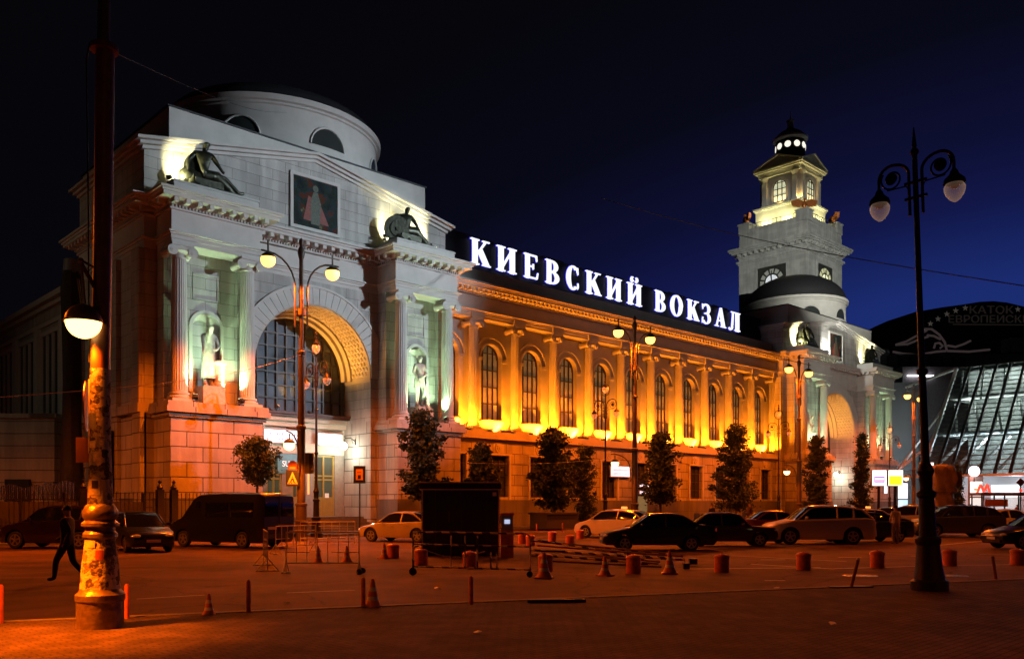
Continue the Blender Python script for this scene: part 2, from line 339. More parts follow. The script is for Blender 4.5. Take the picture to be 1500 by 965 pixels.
def portico(cx, k, drum_r, dc, dome_h=3.6):
    X = lambda v: cx + v * k
    # lower podiums with rusticated blocks
    for s in (-1, 1):
        mb = MB(); pl = MB()
        a, b = sorted((X(s * 9.9), X(s * 4.65)))
        mb.box(a, b, 44.7, 47.6, 0, 6.7); pl.box(a - .07, b + .07, 44.62, 47.5, 0, 2.1)
        mb.box(a - .12, b + .12, 44.56, 47.6, 6.35, 6.6); mb.box(a - .3, b + .3, 44.36, 47.6, 6.6, 6.9); mb.box(a - .22, b + .22, 44.45, 47.6, 6.9, 7.17)
        mb.build('podium', ST_RUST, ST); pl.build('plinth', ST_PLINTH, ST)
    mb = MB(); pl = MB()
    # side walls lower
    mb.box(X(-10.4), X(-10.4) + .6, 46.9, 57.4, 0, 6.7); pl.box(X(-10.4) - .08, X(-10.4) + .5, 46.95, 57.45, 0, 2.1)
    for y in (46.9, 50.3, 53.7, 56.3): mb.box(X(-10.4) - .22, X(-10.4) + .1, y, y + 1.1, 0, 6.7)
    mb.box(X(-10.4) - .35, X(-10.4) + .3, 46.9, 57.5, 6.7, 7.17)
    mb.box(X(-10.4) + .6, X(-9.9), 46.9, 47.5, 0, 6.7)
    MB().box(X(10.4) - .6, X(10.4), 46.9, 57.4, 0, 6.7).box(X(9.9), X(10.4) - .6, 46.9, 47.5, 0, 6.7).build('flank_wall', ST_RUST, ST)
    for s in (-1, 1): q0, q1 = sorted((X(s * 4.65), X(s * 4.1))); MB().box(q0, q1, 46.9, 50, 0, 7.17).build('jamb_pier', ST_RUST, ST)
    mb.build('flank_wall', ST_RUST, ST); pl.build('plinth', ST_PLINTH, ST)
    # upper wall with the great arch
    h = 4.1 * k; spr = 9.95
    mb = MB(); arched_wall(mb, X(-10.4), X(10.4), 7.17, 15.5, 46.9, 50.0, [(cx, h, 7.17, spr, True)], 32)
    mb.box(X(-10.4), X(-10.4) + .8, 50.0, 57.4, 7.17, 15.5); mb.box(X(10.4) - .8, X(10.4), 50, 57.4, 7.17, 15.5)
    mb.box(X(-10.4), X(10.4), 56.9, 57.4, 0, 15.5)
    for y in (46.95, 50.3, 53.7, 56.3): mb.box(X(-10.4) - .28, X(-10.4) + .1, y, y + 1.05, 7.17, 15.5)
    for s in (-1, 1):                                      # niche blocks behind the columns
        a, b = sorted((X(s * 9.75), X(s * 4.65))); c = X(s * 7.3)
        w = MB(); arched_wall(w, a, b, 7.17, 15.5, 46.25, 46.9, [(c, .78, 7.17 + .75, 11.5, True)], 14)
        for q in (a, b - .8 * k): w.box(q, q + .8 * k, 45.95, 46.25, 7.17, 15.5)
        # recessed square panel frame above the niche
        for dx in (-.75, .65): w.box(c + dx, c + dx + .1, 46.2, 46.25, 13.1, 14.4)
        for dz in (13.0, 14.4): w.box(c - .75, c + .75, 46.19, 46.25, dz, dz + .1)
        w.build('niche_wall', ST_WALL, ST)
        nm_ = MB(); prof = [(.80, 7.9), (.80, 11.5)] + [(.80 * math.cos(R(t)), 11.5 + .80 * math.sin(R(t))) for t in range(10, 91, 10)]
        nm_.lathe(prof, (c, 46.3), 20, 0, math.pi); nm_.box(c - .8, c + .8, 46.26, 47.1, 7.8, 7.92); ni = nm_.build('niche', ST_PLAIN, ST, True)
        f = MB(); arc_band(f, c, 11.5, .80, .98, 46.12, 46.25, seg=16)
        for q in (-.98, .80): f.box(c + q, c + q + .18, 46.12, 46.25, 7.92, 11.5)
        f.build('moulding', ST_PLAIN, ni)
    mb.build('portico_wall', ST_WALL, ST)
    # voussoir ring and coffered soffit
    mb = MB(); arc_band(mb, cx, spr, h + .02, h + 1.05, 46.78, 46.9, 0 if k == 1 else 0, 180, 31, .18)
    arc_band(mb, cx, spr, h + 1.05, h + 1.2, 46.74, 46.9, 6, 174, 31)
    q = mb; q.build('arch_ring', ST_PLAIN, ST)
    mb = MB(); arc_band(mb, cx, spr, h - .05, h - .001, 46.86, 50.0, 0, 180, 40); arc_band(mb, cx, spr, h - .4, h - .05, 49.35, 50.0, 0, 180, 40); arc_band(mb, cx, spr, h - .2, h - .05, 48.95, 49.35, 0, 180, 40)
    for i in range(1, 40):
        t = R(180 * i / 40)
        for j in range(5):
            y = 47.2 + j * .36; c = Vector((cx + (h - .06) * math.cos(t), y + (.18 if i % 2 else 0), spr + (h - .06) * math.sin(t))); d = Vector((math.cos(t), 0, math.sin(t)))
            mb.tube([c + d * .02, c - d * .05], [.165, .10], 8)
    for s in (-1, 1): mb.box(X(s * 4.1) - .06, X(s * 4.1) + .06, 46.86, 50, spr - .2, spr)
    mb.build('arch_soffit', ST_BUFF, ST)
    # great window
    w = MB(); window_grid(w, cx, h - .4, 7.7, spr, 49.85, 11, .82, .10); win = w.build('arch_window', BAR, ST)
    gq = MB(); gq.box(cx - h + .1, cx + h - .1, 49.93, 49.98, 7.6, spr); arc_band(gq, cx, spr, .01, h - .05, 49.93, 49.98); gq.build('glass', ARCHGL, win)
    # entrance block under the window
    mb = MB(); hx = 4.1 * k - .01; mb.box(cx - hx, cx + hx, 49.98, 50.3, 5.05, 7.5)
    mb.box(cx - hx, cx + hx, 49.75, 49.98, 6.75, 7.1); mb.box(cx - hx, cx + hx, 49.5, 50, 7.1, 7.35)
    mb.build('entrance_wall', M('cream_render', (.55, .52, .42), .8, var=.08), ST)
    MB().box(cx - hx, cx + hx, 49.2, 50.0, 7.5, 7.62).box(cx - hx, cx + hx, 49.3, 50.0, 7.36, 7.5).build('canopy', M('brown_canopy_sheet', (.10, .045, .025), .5, var=.15), ST)
    mb = MB()
    for i in range(5): mb.box(cx - hx, cx + hx, 46.3 + .34 * i if i else 46.0, 50.2, .12 + .17 * i, .12 + .17 * (i + 1))
    mb.build('steps', ST_PLINTH, ST)
    # layered entablature following the projections
    def layer(mb, z0, z1, p, yb=57.4):
        mb.box(X(-10.4) - p, X(10.4) + p, 46.9 - p, yb + p, z0, z1)
        for s in (-1, 1):
            a, b = sorted((X(s * 9.75), X(s * 4.65))); mb.box(a - p, b + p, 44.88 - p, 46.9 - p, z0, z1)
    mb = MB()
    for z0, z1, p in ((15.5, 15.72, 0), (15.72, 15.92, .05), (15.92, 16.02, .12), (16.02, 16.1, .22)): layer(mb, z0, z1, p)
    mb.build('architrave', ST_PLAIN, ST)
    mb = MB(); layer(mb, 16.1, 17.22, .02); mb.build('frieze', ST_PLAIN, ST)
    mb = MB()
    for z0, z1, p in ((17.22, 17.32, .12), (17.44, 17.7, .22), (17.7, 17.88, .72), (17.88, 18.0, .8), (18.0, 18.12, .92)): layer(mb, z0, z1, p)
    def rowx(a, b, y, z0, z1, dep, w, st):
        n = max(1, int((b - a) / st))
        for i in range(n + 1):
            x = a + (b - a) * i / n; mb.box(x - w / 2, x + w / 2, y - dep, y, z0, z1)
    def rowy(a, b, x, z0, z1, dep, w, st):
        n = max(1, int((b - a) / st))
        for i in range(n + 1):
            y = a + (b - a) * i / n; mb.box(x - dep, x, y - w / 2, y + w / 2, z0, z1)
    for a, b, y in ((X(-9.75), X(-4.65), 44.88), (X(4.65), X(9.75), 44.88), (X(-4.4), X(4.4), 46.9)):
        rowx(a, b, y - .05, 17.32, 17.44, .12, .09, .18); rowx(a, b, y - .2, 17.47, 17.7, .45, .24, .58)
    for x, a, b in ((X(-9.75), 45.2, 46.7), (X(4.65), 45.2, 46.4), (X(-10.4), 47.2, 57.3)):
        rowy(a, b, x - .05, 17.32, 17.44, .12, .09, .18); rowy(a, b, x - .2, 17.47, 17.7, .45, .24, .58)
    mb.build('cornice', ST_PLAIN, ST)
    # statue blocks, gabled attic, stepped box, drum and dome
    for s in (-1, 1):
        mb = MB(); a, b = sorted((X(s * 9.6), X(s * 4.8))); mb.box(a, b, 44.95, 46.9, 18.12, 18.85); mb.box(a - .04, b + .04, 44.9, 46.9, 18.75, 18.85)
        mb.build('statue_block', ST_PLAIN, ST)
    mb = MB(); g0 = 20.75; g1 = 22.85
    mb.prismxz([(X(-10.4), 18.12), (X(10.4), 18.12), (X(10.4), g0), (cx, g1), (X(-10.4), g0)], 46.92, 57.3); mb.build('attic', ST_WALL, ST)
    mb = MB(); e0 = .5
    for s in (-1, 1):
        for t0, t1, p in ((0, .18, .12), (.18, .36, .3), (.36, .52, .5)):
            mb.prismxz([(X(s * 10.4) + s * p, g0 + t0), (cx, g1 + t0), (cx, g1 + t1), (X(s * 10.4) + s * p, g0 + t1)], 46.92 - p, 57.35 + p)
    mb.build('gable_coping', ST_PLAIN, ST)
    mb = MB(); mb.box(X(-8.9), X(8.9), 47.3, 61.5, 20.5, 23.65); mb.build('stepped_block', ST_PLAIN, ST)
    MB().box(X(-9.0), X(9.0), 47.22, 61.6, 23.65, 23.74).build('roof', ROOF, ST)
    mb = MB(); r = drum_r; c = dc
    mb.lathe([(r, 23.6), (r, 26.2), (r + .12, 26.25), (r + .12, 26.37), (r + .3, 26.43), (r + .34, 26.75), (r - .2, 26.77)], c, 72)
    dr = mb.build('drum', ST_PLAIN, ST, True)
    for i in range(8):
        a = R(-90 + 45 * i); ca, sa = math.cos(a), math.sin(a); lm = MB(); fr = MB()
        def pt(t, q, dr_): # local lunette coordinates wrapped on the drum
            ph = a + t / r; return (c[0] + (r + dr_) * math.cos(ph), c[1] + (r + dr_) * math.sin(ph), q)
        vs = [pt(0, 24.25, .03)] + [pt(1.15 * math.cos(R(d)), 24.25 + 1.15 * math.sin(R(d)), .03) for d in range(0, 181, 15)]
        lm.add(vs, [(0, j, j + 1) for j in range(1, 13)])
        wl = lm.build('lunette_window', GLASSD, ST)
        fr.tube([pt(1.2 * math.cos(R(d)), 24.25 + 1.2 * math.sin(R(d)), .04) for d in range(0, 181, 15)], .07, 6)
        fr.build('frame', ST_PLAIN, wl)
    MB().lathe([(r + .2, 26.77)] + [((r + .1) * math.cos(R(t)), 26.77 + dome_h * math.sin(R(t))) for t in range(4, 90, 6)] + [(0.02, 26.77 + dome_h)], c, 64).build('dome', ROOF, ST, True)
    mb = MB(); mb.box(cx - 1.55, cx + 1.55, 46.86, 46.92, 18.75, 21.75)
    ms = mb.build('mosaic', MOS, ST)
    mm = MB()                                              # abstract robed shape set in the tiles
    mm.prismxz([(cx - .85, 19.2), (cx + .95, 19.1), (cx + .3, 20.4), (cx - .5, 20.7)], 46.85, 46.858)
    mm.build('mosaic_cloak', M('red_tesserae', (.16, .02, .008), .6, var=.4, ns=9), ms)
    mm = MB(); mm.prismxz([(cx - .32, 19.0), (cx + .3, 19.0), (cx + .38, 20.3), (cx + .15, 21.0), (cx - .15, 21.0), (cx - .35, 20.4)], 46.842, 46.85); mm.disc((cx, 46.846, 21.22), .2, 'y', 14, .008)
    mm.build('mosaic_robe', M('green_tesserae', (.05, .06, .035), .6, var=.45, ns=11), ms)
    fr = MB()
    for x0, x1, z0, z1 in ((-1.75, -1.55, 18.55, 21.95), (1.55, 1.75, 18.55, 21.95), (-1.55, 1.55, 18.55, 18.75), (-1.55, 1.55, 21.75, 21.95)): fr.box(cx + x0, cx + x1, 46.8, 46.92, z0, z1)
    fr.build('frame', ST_PLAIN, ms)
    for s in (-1, 1):
        for v_ in (9.2, 5.33): column(X(s * v_), 45.25)
portico(28.2, 1.0, 6.95, (29.4, 54.3), 2.2)
portico(98.0, 1.19, 5.95, (101.2, 53.7))
# ---- long wing with engaged columns
XC = [42.2 + 4.32 * i for i in range(-1, 11)]
XW = [42.2 + 4.32 * (i - .5) for i in range(0, 11)]
WX0, WX1 = 38.1, 86.3
mb = MB(); arched_wall(mb, WX0, WX1, 7.17, 15.5, 48.55, 49.0, [(x, 1.06, 8.15, 12.85, True) for x in XW if x > 39.5], 16); mb.build('wing_wall', ST_PLAIN, ST)
mb = MB(); arched_wall(mb, WX0, WX1, 0, 6.7, 47.6, 48.2, [(x, 1.0 if i % 2 == 0 or 1 else .6, 2.3, 5.4, False) for i, x in enumerate(XW) if x > 39.5]); mb.build('ground_floor_wall', ST_RUST, ST)
MB().box(WX0, WX1, 47.5, 47.62, 0, 2.1).build('plinth', ST_PLINTH, ST)
mb = MB()
for z0, z1, y in ((6.35, 6.5, 47.5), (6.6, 6.9, 47.1), (6.9, 7.05, 47.2), (7.05, 7.17, 47.3)): mb.box(WX0, WX1, y, 48.6, z0, z1)
mb.box(WX0, WX1, 47.56, 48.2, 6.5, 6.6); mb.build('ledge', ST_PLAIN, ST)
for x in XC: 
    if x > 39: column(x, 48.0, r=.41)
for i, x in enumerate(XW):
    if x < 39.5: continue
    w = MB(); window_grid(w, x, 1.04, 8.15, 12.85, 48.86, 4, 1.28, .07); wn = w.build('wing_window', BAR, ST)
    g = MB(); g.box(x - 1.05, x + 1.05, 48.92, 48.96, 8.15, 12.85); arc_band(g, x, 12.85, .01, 1.05, 48.92, 48.96); g.build('glass', GLW, wn)
    f = MB(); arc_band(f, x, 12.85, 1.06, 1.22, 48.36, 48.56); arc_band(f, x, 12.85, 1.22, 1.5, 48.44, 48.56); arc_band(f, x, 12.85, 1.5, 1.62, 48.30, 48.56)
    for s in (-1, 1):
        a, b = sorted((x + s * 1.06, x + s * 1.5)); f.box(a, b, 48.42, 48.56, 7.17, 12.6); f.box(a - .05, b + .05, 48.3, 48.56, 12.6, 12.85)
    f.build('archivolt', ST_PLAIN, wn)
    b = MB(); vs = []; n_ = 18
    for j, (rr, z) in enumerate(((.55, 7.25), (.95, 7.55), (1.18, 7.85), (1.25, 8.05))):
        for t in range(n_ + 1):
            a = math.pi + math.pi * t / n_; vs.append((x + rr * math.cos(a), 48.55 + .62 * rr * math.sin(a), z))
    b.add(vs, [(j * (n_ + 1) + t, j * (n_ + 1) + t + 1, (j + 1) * (n_ + 1) + t + 1, (j + 1) * (n_ + 1) + t) for j in range(3) for t in range(n_)])
    b.build('bowl_sill', M('white_stucco_bowl', (.78, .74, .62), .8, var=.04), wn, True)
    s_ = MB(); s_.prismxy([(x + 1.3 * math.cos(math.pi + math.pi * t / 16), 48.6 + .85 * math.sin(math.pi + math.pi * t / 16)) for t in range(17)], 8.05, 8.13); s_.build('sill', M('sill_sheet', (.12, .05, .03), .5), wn)
    w = MB(); window_grid(w, x, 1.0, 2.3, 5.4, 47.95, 3, .8, .07, False); lw = w.build('lower_window', BAR, ST)
    MB().box(x - 1.0, x + 1.0, 48.0, 48.04, 2.3, 5.4).build('glass', GLASSD, lw)
    f = MB(); 
    for q in (-1.22, 1.02): f.box(x + q, x + q + .2, 47.5, 47.6, 2.12, 5.45)
    f.box(x - 1.3, x + 1.3, 47.46, 47.6, 5.45, 5.6); f.build('surround', ST_PLAIN, lw)
    m_ = MB(); m_.disc((x, 47.55, 6.02), .42, 'y', 24, .12).disc((x, 47.5, 6.02), .26, 'y', 18, .12).disc((x, 47.46, 6.02), .12, 'y', 12, .14); m_.box(x - .55, x + .55, 47.57, 47.6, 5.62, 6.34); m_.build('medallion', ST_PLAIN, ST)
    MB().box(x - .45, x + .45, 47.47, 47.51, .35, .9).build('cellar_hatch', BLACKP, ST)
mb = MB()
for z0, z1, y in ((15.5, 15.7, 47.62), (15.7, 15.9, 47.56), (15.9, 16.0, 47.5), (16.0, 16.1, 47.38)): mb.box(WX0, WX1, y, 49, z0, z1)
for x in XC:
    if x > 39: mb.box(x - .62, x + .62, 47.46, 47.62, 15.5, 15.9)
mb.build('wing_architrave', ST_PLAIN, ST); MB().box(WX0, WX1, 47.6, 49, 16.1, 17.1).build('wing_frieze', ST_PLAIN, ST)
mb = MB()
for z0, z1, y in ((17.1, 17.2, 47.48), (17.2, 17.5, 47.4), (17.5, 17.68, 46.86), (17.68, 17.8, 46.8), (17.8, 17.95, 46.7)): mb.box(WX0, WX1, y, 49, z0, z1)
x = WX0 + .2
while x < WX1: mb.box(x, x + .2, 46.95, 47.4, 17.27, 17.5); x += .46
x = WX0 + .1
while x < WX1: mb.box(x, x + .08, 47.38, 47.48, 17.1, 17.2); x += .17
mb.build('wing_cornice', ST_PLAIN, ST)
MB().box(WX0, WX1, 48.2, 48.8, 17.95, 19.25).build('parapet', ST_PLAIN, ST)
MB().prismxz([(WX0, 19.0), (WX1, 19.0), (WX1, 19.2), (WX0, 19.2)], 48.8, 62).box(WX0, WX1, 61.5, 62, 0, 19).build('wing_roof', ROOF, ST)
# ---- darker side wing running back on the left
SX = 19.6
mb = MB(); mb.box(SX, SX + .5, 57.5, 120, 0, 16.2)
mb.build('side_wall', ST_WALL, ST)
mb = MB(); 
for z0, z1, p in ((7.2, 7.6, .3), (15.0, 15.3, .15), (16.2, 16.5, .3), (16.5, 16.9, .7)): mb.box(SX - p, SX, 57.5, 120, z0, z1)
for y in range(60, 120, 6): mb.box(SX - .25, SX, y, y + .9, 7.6, 15.0)
mb.build('side_cornice', ST_PLAIN, ST); MB().box(SX, 62, 57.5, 120, 16.9, 17.1).build('side_roof', ROOF, ST)
for y in range(61, 118, 6):
    w = MB()
    for dy in (.5, 1.9, 3.3): w.box(SX - .03, SX + .02, y + dy, y + dy + 1.0, 8.3, 14.3)
    q = w.build('side_window', GLASSD, ST)
    w = MB()
    for dy in (.35, 1.55, 1.75, 2.95, 3.15, 4.35): w.box(SX - .14, SX, y + dy, y + dy + .12, 8.2, 14.3)
    w.box(SX - .16, SX, y + .3, y + 4.5, 14.3, 14.6); w.build('frame', ST_PLAIN, q)
# annex facing the square at far left
c = at_depth(36, 738, 58); mb = MB(); mb.obox((c.x, c.y, 3.7), (5.6, 3, 7.4), IMG); mb.obox((c.x, c.y, 7.55), (6.0, 3.4, .3), IMG); mb.build('annex', ST_RUST, ST)
cc = at_depth(26, 738, 56.3); MB().obox((cc.x, cc.y, 1.7), (1.6, .2, 3.4), IMG).build('annex_door', BLACKP, ST)
# ---- entrance fittings of the near portico
E0 = 28.2
DOORP = M('ochre_door_paint', (.30, .24, .06), .5, var=.1)
STN = M('grey_jamb_stone', (.26, .25, .22), .7, var=.15, bump=.2)
mb = MB()
for x in (-4.08, -2.35, -.55, 1.0, 3.35): mb.box(E0 + x, E0 + x + .72, 50.0, 50.3, .97, 5.05)
mb.build('door_jamb', STN, ST)
for x0, x1 in ((-3.36, -2.35), (-1.63, -.55), (.17, 1.0), (1.72, 3.35)):
    f = MB(); xa, xb = E0 + x0, E0 + x1; xm = (xa + xb) / 2
    for x in (xa, xm - .06, xb - .12): f.box(x, x + .12, 50.08, 50.16, .97, 5.0)
    for z in (.97, 1.3, 1.95, 2.15, 3.35, 3.6, 4.9): f.box(xa, xb, 50.09, 50.15, z, z + .1)
    d = f.build('door', DOORP, ST); g = MB(); g.box(xa, xb, 50.17, 50.2, 2.2, 5.0); g.build('glass', M('door_glass', (.05, .06, .05), .1, emit=(.5, .7, .4), es=.05), d)
    MB().box(xa + .1, xb - .1, 50.10, 50.17, .97, 2.2).build('panel', DOORP, d)
    MB().box(xm + .1, xm + .4, 50.05, 50.07, 2.2, 2.5).build('notice', M('paper_notice', (.7, .7, .66), .7, emit=(.9, .9, .8), es=.2), d)
def sign_box(x0, x1, z0, z1, y, label, cat='sign', s=4):
    t = thing('illuminated_sign', label, cat, ((x0 + x1) / 2, y, z0))
    MB().box(x0, x1, y, y + .12, z0, z1).build('casing', M('grey_casing', (.3, .3, .3), .5), t)
    MB().box(x0 + .07, x1 - .07, y - .015, y, z0 + .07, z1 - .07).build('face', emis('white_light_box', (.93, .94, 1), 1.05), t)
    mb = MB(); rnd = random.Random(int(x0 * 10)); x = x0 + .25
    while x < x1 - .3:
        for z in (z0 + .22, z0 + (z1 - z0) * .55):
            hh = rnd.uniform(.10, .2); mb.box(x, x + rnd.uniform(.05, .12), y - .022, y - .016, z, z + hh)
        x += rnd.uniform(.14, .24)
    mb.build('faint_lettering', M('faint_sign_print', (.3, .25, .35), .5, emit=(.6, .5, .75), es=.45), t)
    return t
sign_box(24.15, 25.25, 5.55, 6.6, 49.7, 'white light box sign at the left end of the entrance front')
sign_box(26.2, 29.15, 5.62, 6.55, 49.7, 'white light box sign behind the tall twin lamp pole')
sign_box(30.05, 32.0, 5.62, 6.5, 49.7, 'white light box sign above the ochre doors on the right')
t = thing('shop_poster', 'teal sandwich shop poster above the doors under the portico', 'shop sign', (26.6, 49.95, 3.9))
PA, PB = xat(407, 49.95), xat(446, 49.95); MB().box(PA, PB, 49.93, 49.97, 3.75, 5.0).build('panel', M('teal_poster', (.12, .28, .33), .5, var=.25, ns=2, emit=(.2, .5, .6), es=.12), t)
text('lettering', 'SUB', .52, (PA + (PB - PA) * .36, 49.92, 4.35), (1, 0, 0), (0, 0, 1), emis('poster_white', (.9, .95, .9), .7), t, .004, 'CENTER', .9)
text('lettering', 'WAY', .52, (PA + (PB - PA) * .77, 49.92, 4.35), (1, 0, 0), (0, 0, 1), emis('poster_yellow', (.9, .8, .1), .7), t, .004, 'CENTER', .8)
# small signs on the wing's ground floor
XS = xat(917, 47.5); sign_box(XS - 2.3, XS + .5, 4.1, 5.1, 47.35, 'white light box sign on the wing wall beside a second tall lamp')
XS = xat(942, 47.5); sign_box(XS - .8, XS + .6, 3.25, 3.6, 47.3, 'narrow upper white strip sign over the wing side door'); sign_box(XS - .8, XS + 1.6, 2.65, 3.02, 47.3, 'narrow lower white strip sign over the wing side door')
MB().box(XS - .8, XS + .5, 47.42, 47.47, .12, 2.5).build('side_door', M('green_lit_door', (.2, .25, .12), .4, emit=(.5, .7, .3), es=.12), ST)
# vertical sign on the left flank of the near portico
t = thing('vertical_sign', 'dark vertical board of white letters on the left flank of the near portico', 'sign', (17.4, 52, 2.6))
yv = 50.9; MB().box(17.1, 17.22, yv - .45, yv + .45, 2.4, 6.1).build('board', BLACKP, t)
text('lettering', 'ПРИГОРОДНЫЕ', .52, (17.08, yv, 4.4), (0, 0, -1), (0, -1, 0), emis('dim_white_letters', (.85, .9, .95), .9), t, .005, 'CENTER', .78)
# ================================================================ ROOF SIGN
SG = thing('roof_sign', 'huge white serif letters standing along the wing roof on a dark board', 'roof sign', (62, 49.5, 19.3))
BOARD = M('navy_sign_board', (.006, .007, .02), .6, var=.15)
mb = MB(); y = 49.56
def arcq(cx, cz, rx, rz, a0, a1, th, tv, n=18):
    out = []
    for i in range(n):
        P = []
        for a in (a0 + (a1 - a0) * i / n, a0 + (a1 - a0) * (i + 1) / n):
            c, s = math.cos(R(a)), math.sin(R(a)); P.append(((cx + rx * c, cz + rz * s), (cx + (rx - th) * c, cz + (rz - tv) * s)))
        out.append([P[0][0], P[1][0], P[1][1], P[0][1]])
    return out
def q4(x0, z0, x1, z1): return [[(x0, z0), (x1, z0), (x1, z1), (x0, z1)]]
def pl(*p): return [list(p)]
s_ = .045
def st(x0, x1, e=.09): return q4(x0, 0, x1, 1) + q4(x0 - e, 0, x1 + e, s_) + q4(x0 - e, 1 - s_, x1 + e, 1)
GL = {
 'К': st(.12, .36) + pl((.34, .44), (.42, .44), (.84, .97), (.74, .97)) + pl((.36, .56), (.60, .64), (.98, .03), (.70, .03)) + q4(.62, 1 - s_, .98, 1) + q4(.62, 0, 1.04, s_),
 'И': st(.10, .33) + st(.67, .90) + pl((.31, .12), (.31, .26), (.69, .88), (.69, .74)),
 'Е': st(.12, .38) + q4(.3, .94, .86, 1) + q4(.3, 0, .9, .06) + q4(.3, .48, .64, .535) + pl((.80, .98), (.88, .98), (.90, .76), (.86, .76)) + pl((.84, .02), (.92, .02), (.97, .28), (.93, .28)) + q4(.62, .40, .67, .62),
 'В': st(.10, .36) + arcq(.45, .745, .38, .255, -90, 90, .22, .05) + arcq(.48, .265, .44, .265, -90, 90, .24, .05) + q4(.3, .95, .46, 1) + q4(.3, 0, .5, .05) + q4(.3, .485, .5, .535),
 'С': arcq(.54, .5, .46, .53, 48, 312, .27, .05, 26) + pl((.84, .98), (.90, .98), (.92, .68), (.87, .68)) + pl((.88, .02), (.94, .14), (.92, .30), (.87, .30)) + pl((.80, .90), (.86, .94), (.90, .72), (.84, .80)),
 'О': arcq(.5, .5, .48, .53, 0, 360, .25, .055, 32),
 'З': arcq(.42, .755, .42, .265, -85, 150, .22, .05) + arcq(.42, .27, .50, .30, -150, 90, .24, .05) + q4(.26, .485, .46, .54) + pl((.0, .98), (.06, .98), (.1, .72), (.04, .72)) + pl((-.02, .0), (.04, .0), (.1, .3), (.02, .3)),
 'А': pl((.10, .03), (.19, .03), (.50, .98), (.44, .98)) + pl((.60, .03), (.90, .03), (.58, 1.04), (.44, 1.0)) + q4(.28, .30, .70, .35) + q4(.0, 0, .32, s_) + q4(.52, 0, 1.0, s_),
 'Л': q4(.62, 0, .90, 1) + q4(.54, 0, 1.0, s_) + q4(.22, 1 - s_, 1.0, 1) + pl((.34, .97), (.43, .97), (.38, .25), (.26, .25)) + arcq(.18, .17, .20, .19, -150, 20, .09, .08),
}
GL['Й'] = GL['И'] + arcq(.36, 1.2, .11, .12, 60, 330, .10, .10, 12) + arcq(.64, 1.2, .11, .12, -150, 120, .10, .10, 12)
LET = (('К', 688.6, 717.3), ('И', 727.4, 756.5), ('Е', 767, 788.8), ('В', 799, 820.7), ('С', 828.5, 848.7), ('К', 857.2, 879.8), ('И', 888, 910.5), ('Й', 918.4, 940.1),
       ('В', 959.2, 976), ('О', 982, 1000), ('К', 1006, 1023.4), ('З', 1028.9, 1042), ('А', 1047.2, 1063.3), ('Л', 1067, 1083.9))
WL = emis('white_led_face', (.90, .93, 1), 1.25); BLU = emis('blue_led_edge', (.06, .05, 1.0), .9); zb = 20.08; ht = 1.92
for i, (ch, a, b) in enumerate(LET):
    xa = xat(a, 49.4); xb = xat(b, 49.4); w = xb - xa; mb = MB(); hl = MB()
    for j, qd in enumerate(GL[ch]):
        P = [(xa + p[0] * w, zb + p[1] * ht) for p in qd]; mb.prismxz(P, 49.32 + .0012 * j, 49.42)
        cx_ = sum(p[0] for p in P) / 4; cz_ = sum(p[1] for p in P) / 4; Q = []
        for p in P:
            d = Vector((p[0] - cx_, p[1] - cz_)); d = d * (1 + .06 / max(d.length, .03)); Q.append((cx_ + d.x, cz_ + d.y))
        hl.prismxz(Q, 49.43 + .0012 * j, 49.5)
    o = mb.build('letter', WL, SG); hl.build('halo', BLU, o)
mb = MB()
for i, (ch, a, b) in enumerate(LET):
    x0 = 38.2 if i == 0 else xat((LET[i - 1][2] + a) / 2, 49.6); x1 = xat((b + LET[i + 1][1]) / 2, 49.6) if i < 13 else 85.6
    mb.box(x0, x1, 49.56, 49.66, 19.2, 22.15 + (.1 if i % 3 == 0 else 0))
mb.build('backing_board', BOARD, SG)
# ================================================================ CLOCK TOWER
TX, TY = 109.67, 58.97; a = 4.97
TW = thing('clock_tower', 'square clock tower with lit belfry rising behind the far portico', 'clock tower', (TX, TY, 0))
def sq(mb, h, z0, z1): return mb.box(TX - h, TX + h, TY - h, TY + h, z0, z1)
sq(MB(), a, 0, 35.6).build('tower_wall', ST_TOWER, TW)
mb = MB()
for h, z0, z1 in ((a + .12, 34.5, 34.7), (a + .28, 34.7, 34.95), (a + .1, 35.3, 35.5), (a + .25, 35.5, 35.7), (a + .75, 35.9, 36.1), (a + .95, 36.1, 36.3), (a + 1.1, 36.3, 36.6)): sq(mb, h, z0, z1)
sq(mb, a + .3, 35.7, 35.9)
for i in range(12):
    q = -a + .2 + (2 * a - .4) * i / 11
    for s in (-1, 1): mb.box(TX + q - .13, TX + q + .13, TY + s * (a + .4) - .25, TY + s * (a + .4) + .25, 35.55, 35.9); mb.box(TX + s * (a + .4) - .25, TX + s * (a + .4) + .25, TY + q - .13, TY + q + .13, 35.55, 35.9)
mb.build('tower_cornice', ST_TOWER, TW)
mb = MB(); sq(mb, a - .02, 36.6, 38.0); sq(mb, a - .06, 38.0, 38.6)
for s in (-1, 1):
    mb.box(TX - a, TX + a, TY + s * a - .3 * (s > 0), TY + s * a + .3 * (s < 0), 38.6, 39.2); mb.box(TX + s * a - .3 * (s > 0), TX + s * a + .3 * (s < 0), TY - a + .3, TY + a - .3, 38.6, 39.2)
    for r in (-1, 1):
        x, y = TX + s * (a - .75), TY + r * (a - .75); mb.box(x - .8, x + .8, y - .8, y + .8, 38.6, 39.9); mb.box(x - .9, x + .9, y - .9, y + .9, 39.9, 40.1)
mb.build('tower_parapet', ST_TOWER, TW)
mb = MB(); sq(mb, 3.36, 38.6, 41.7); mb.build('belfry_base', ST_PLAIN, TW); mb = MB(); sq(mb, 3.5, 41.7, 41.85); sq(mb, 3.62, 41.85, 42.1); mb.build('base_moulding', ST_PLAIN, TW)
b = 2.75; mb = MB(); bf = MB()
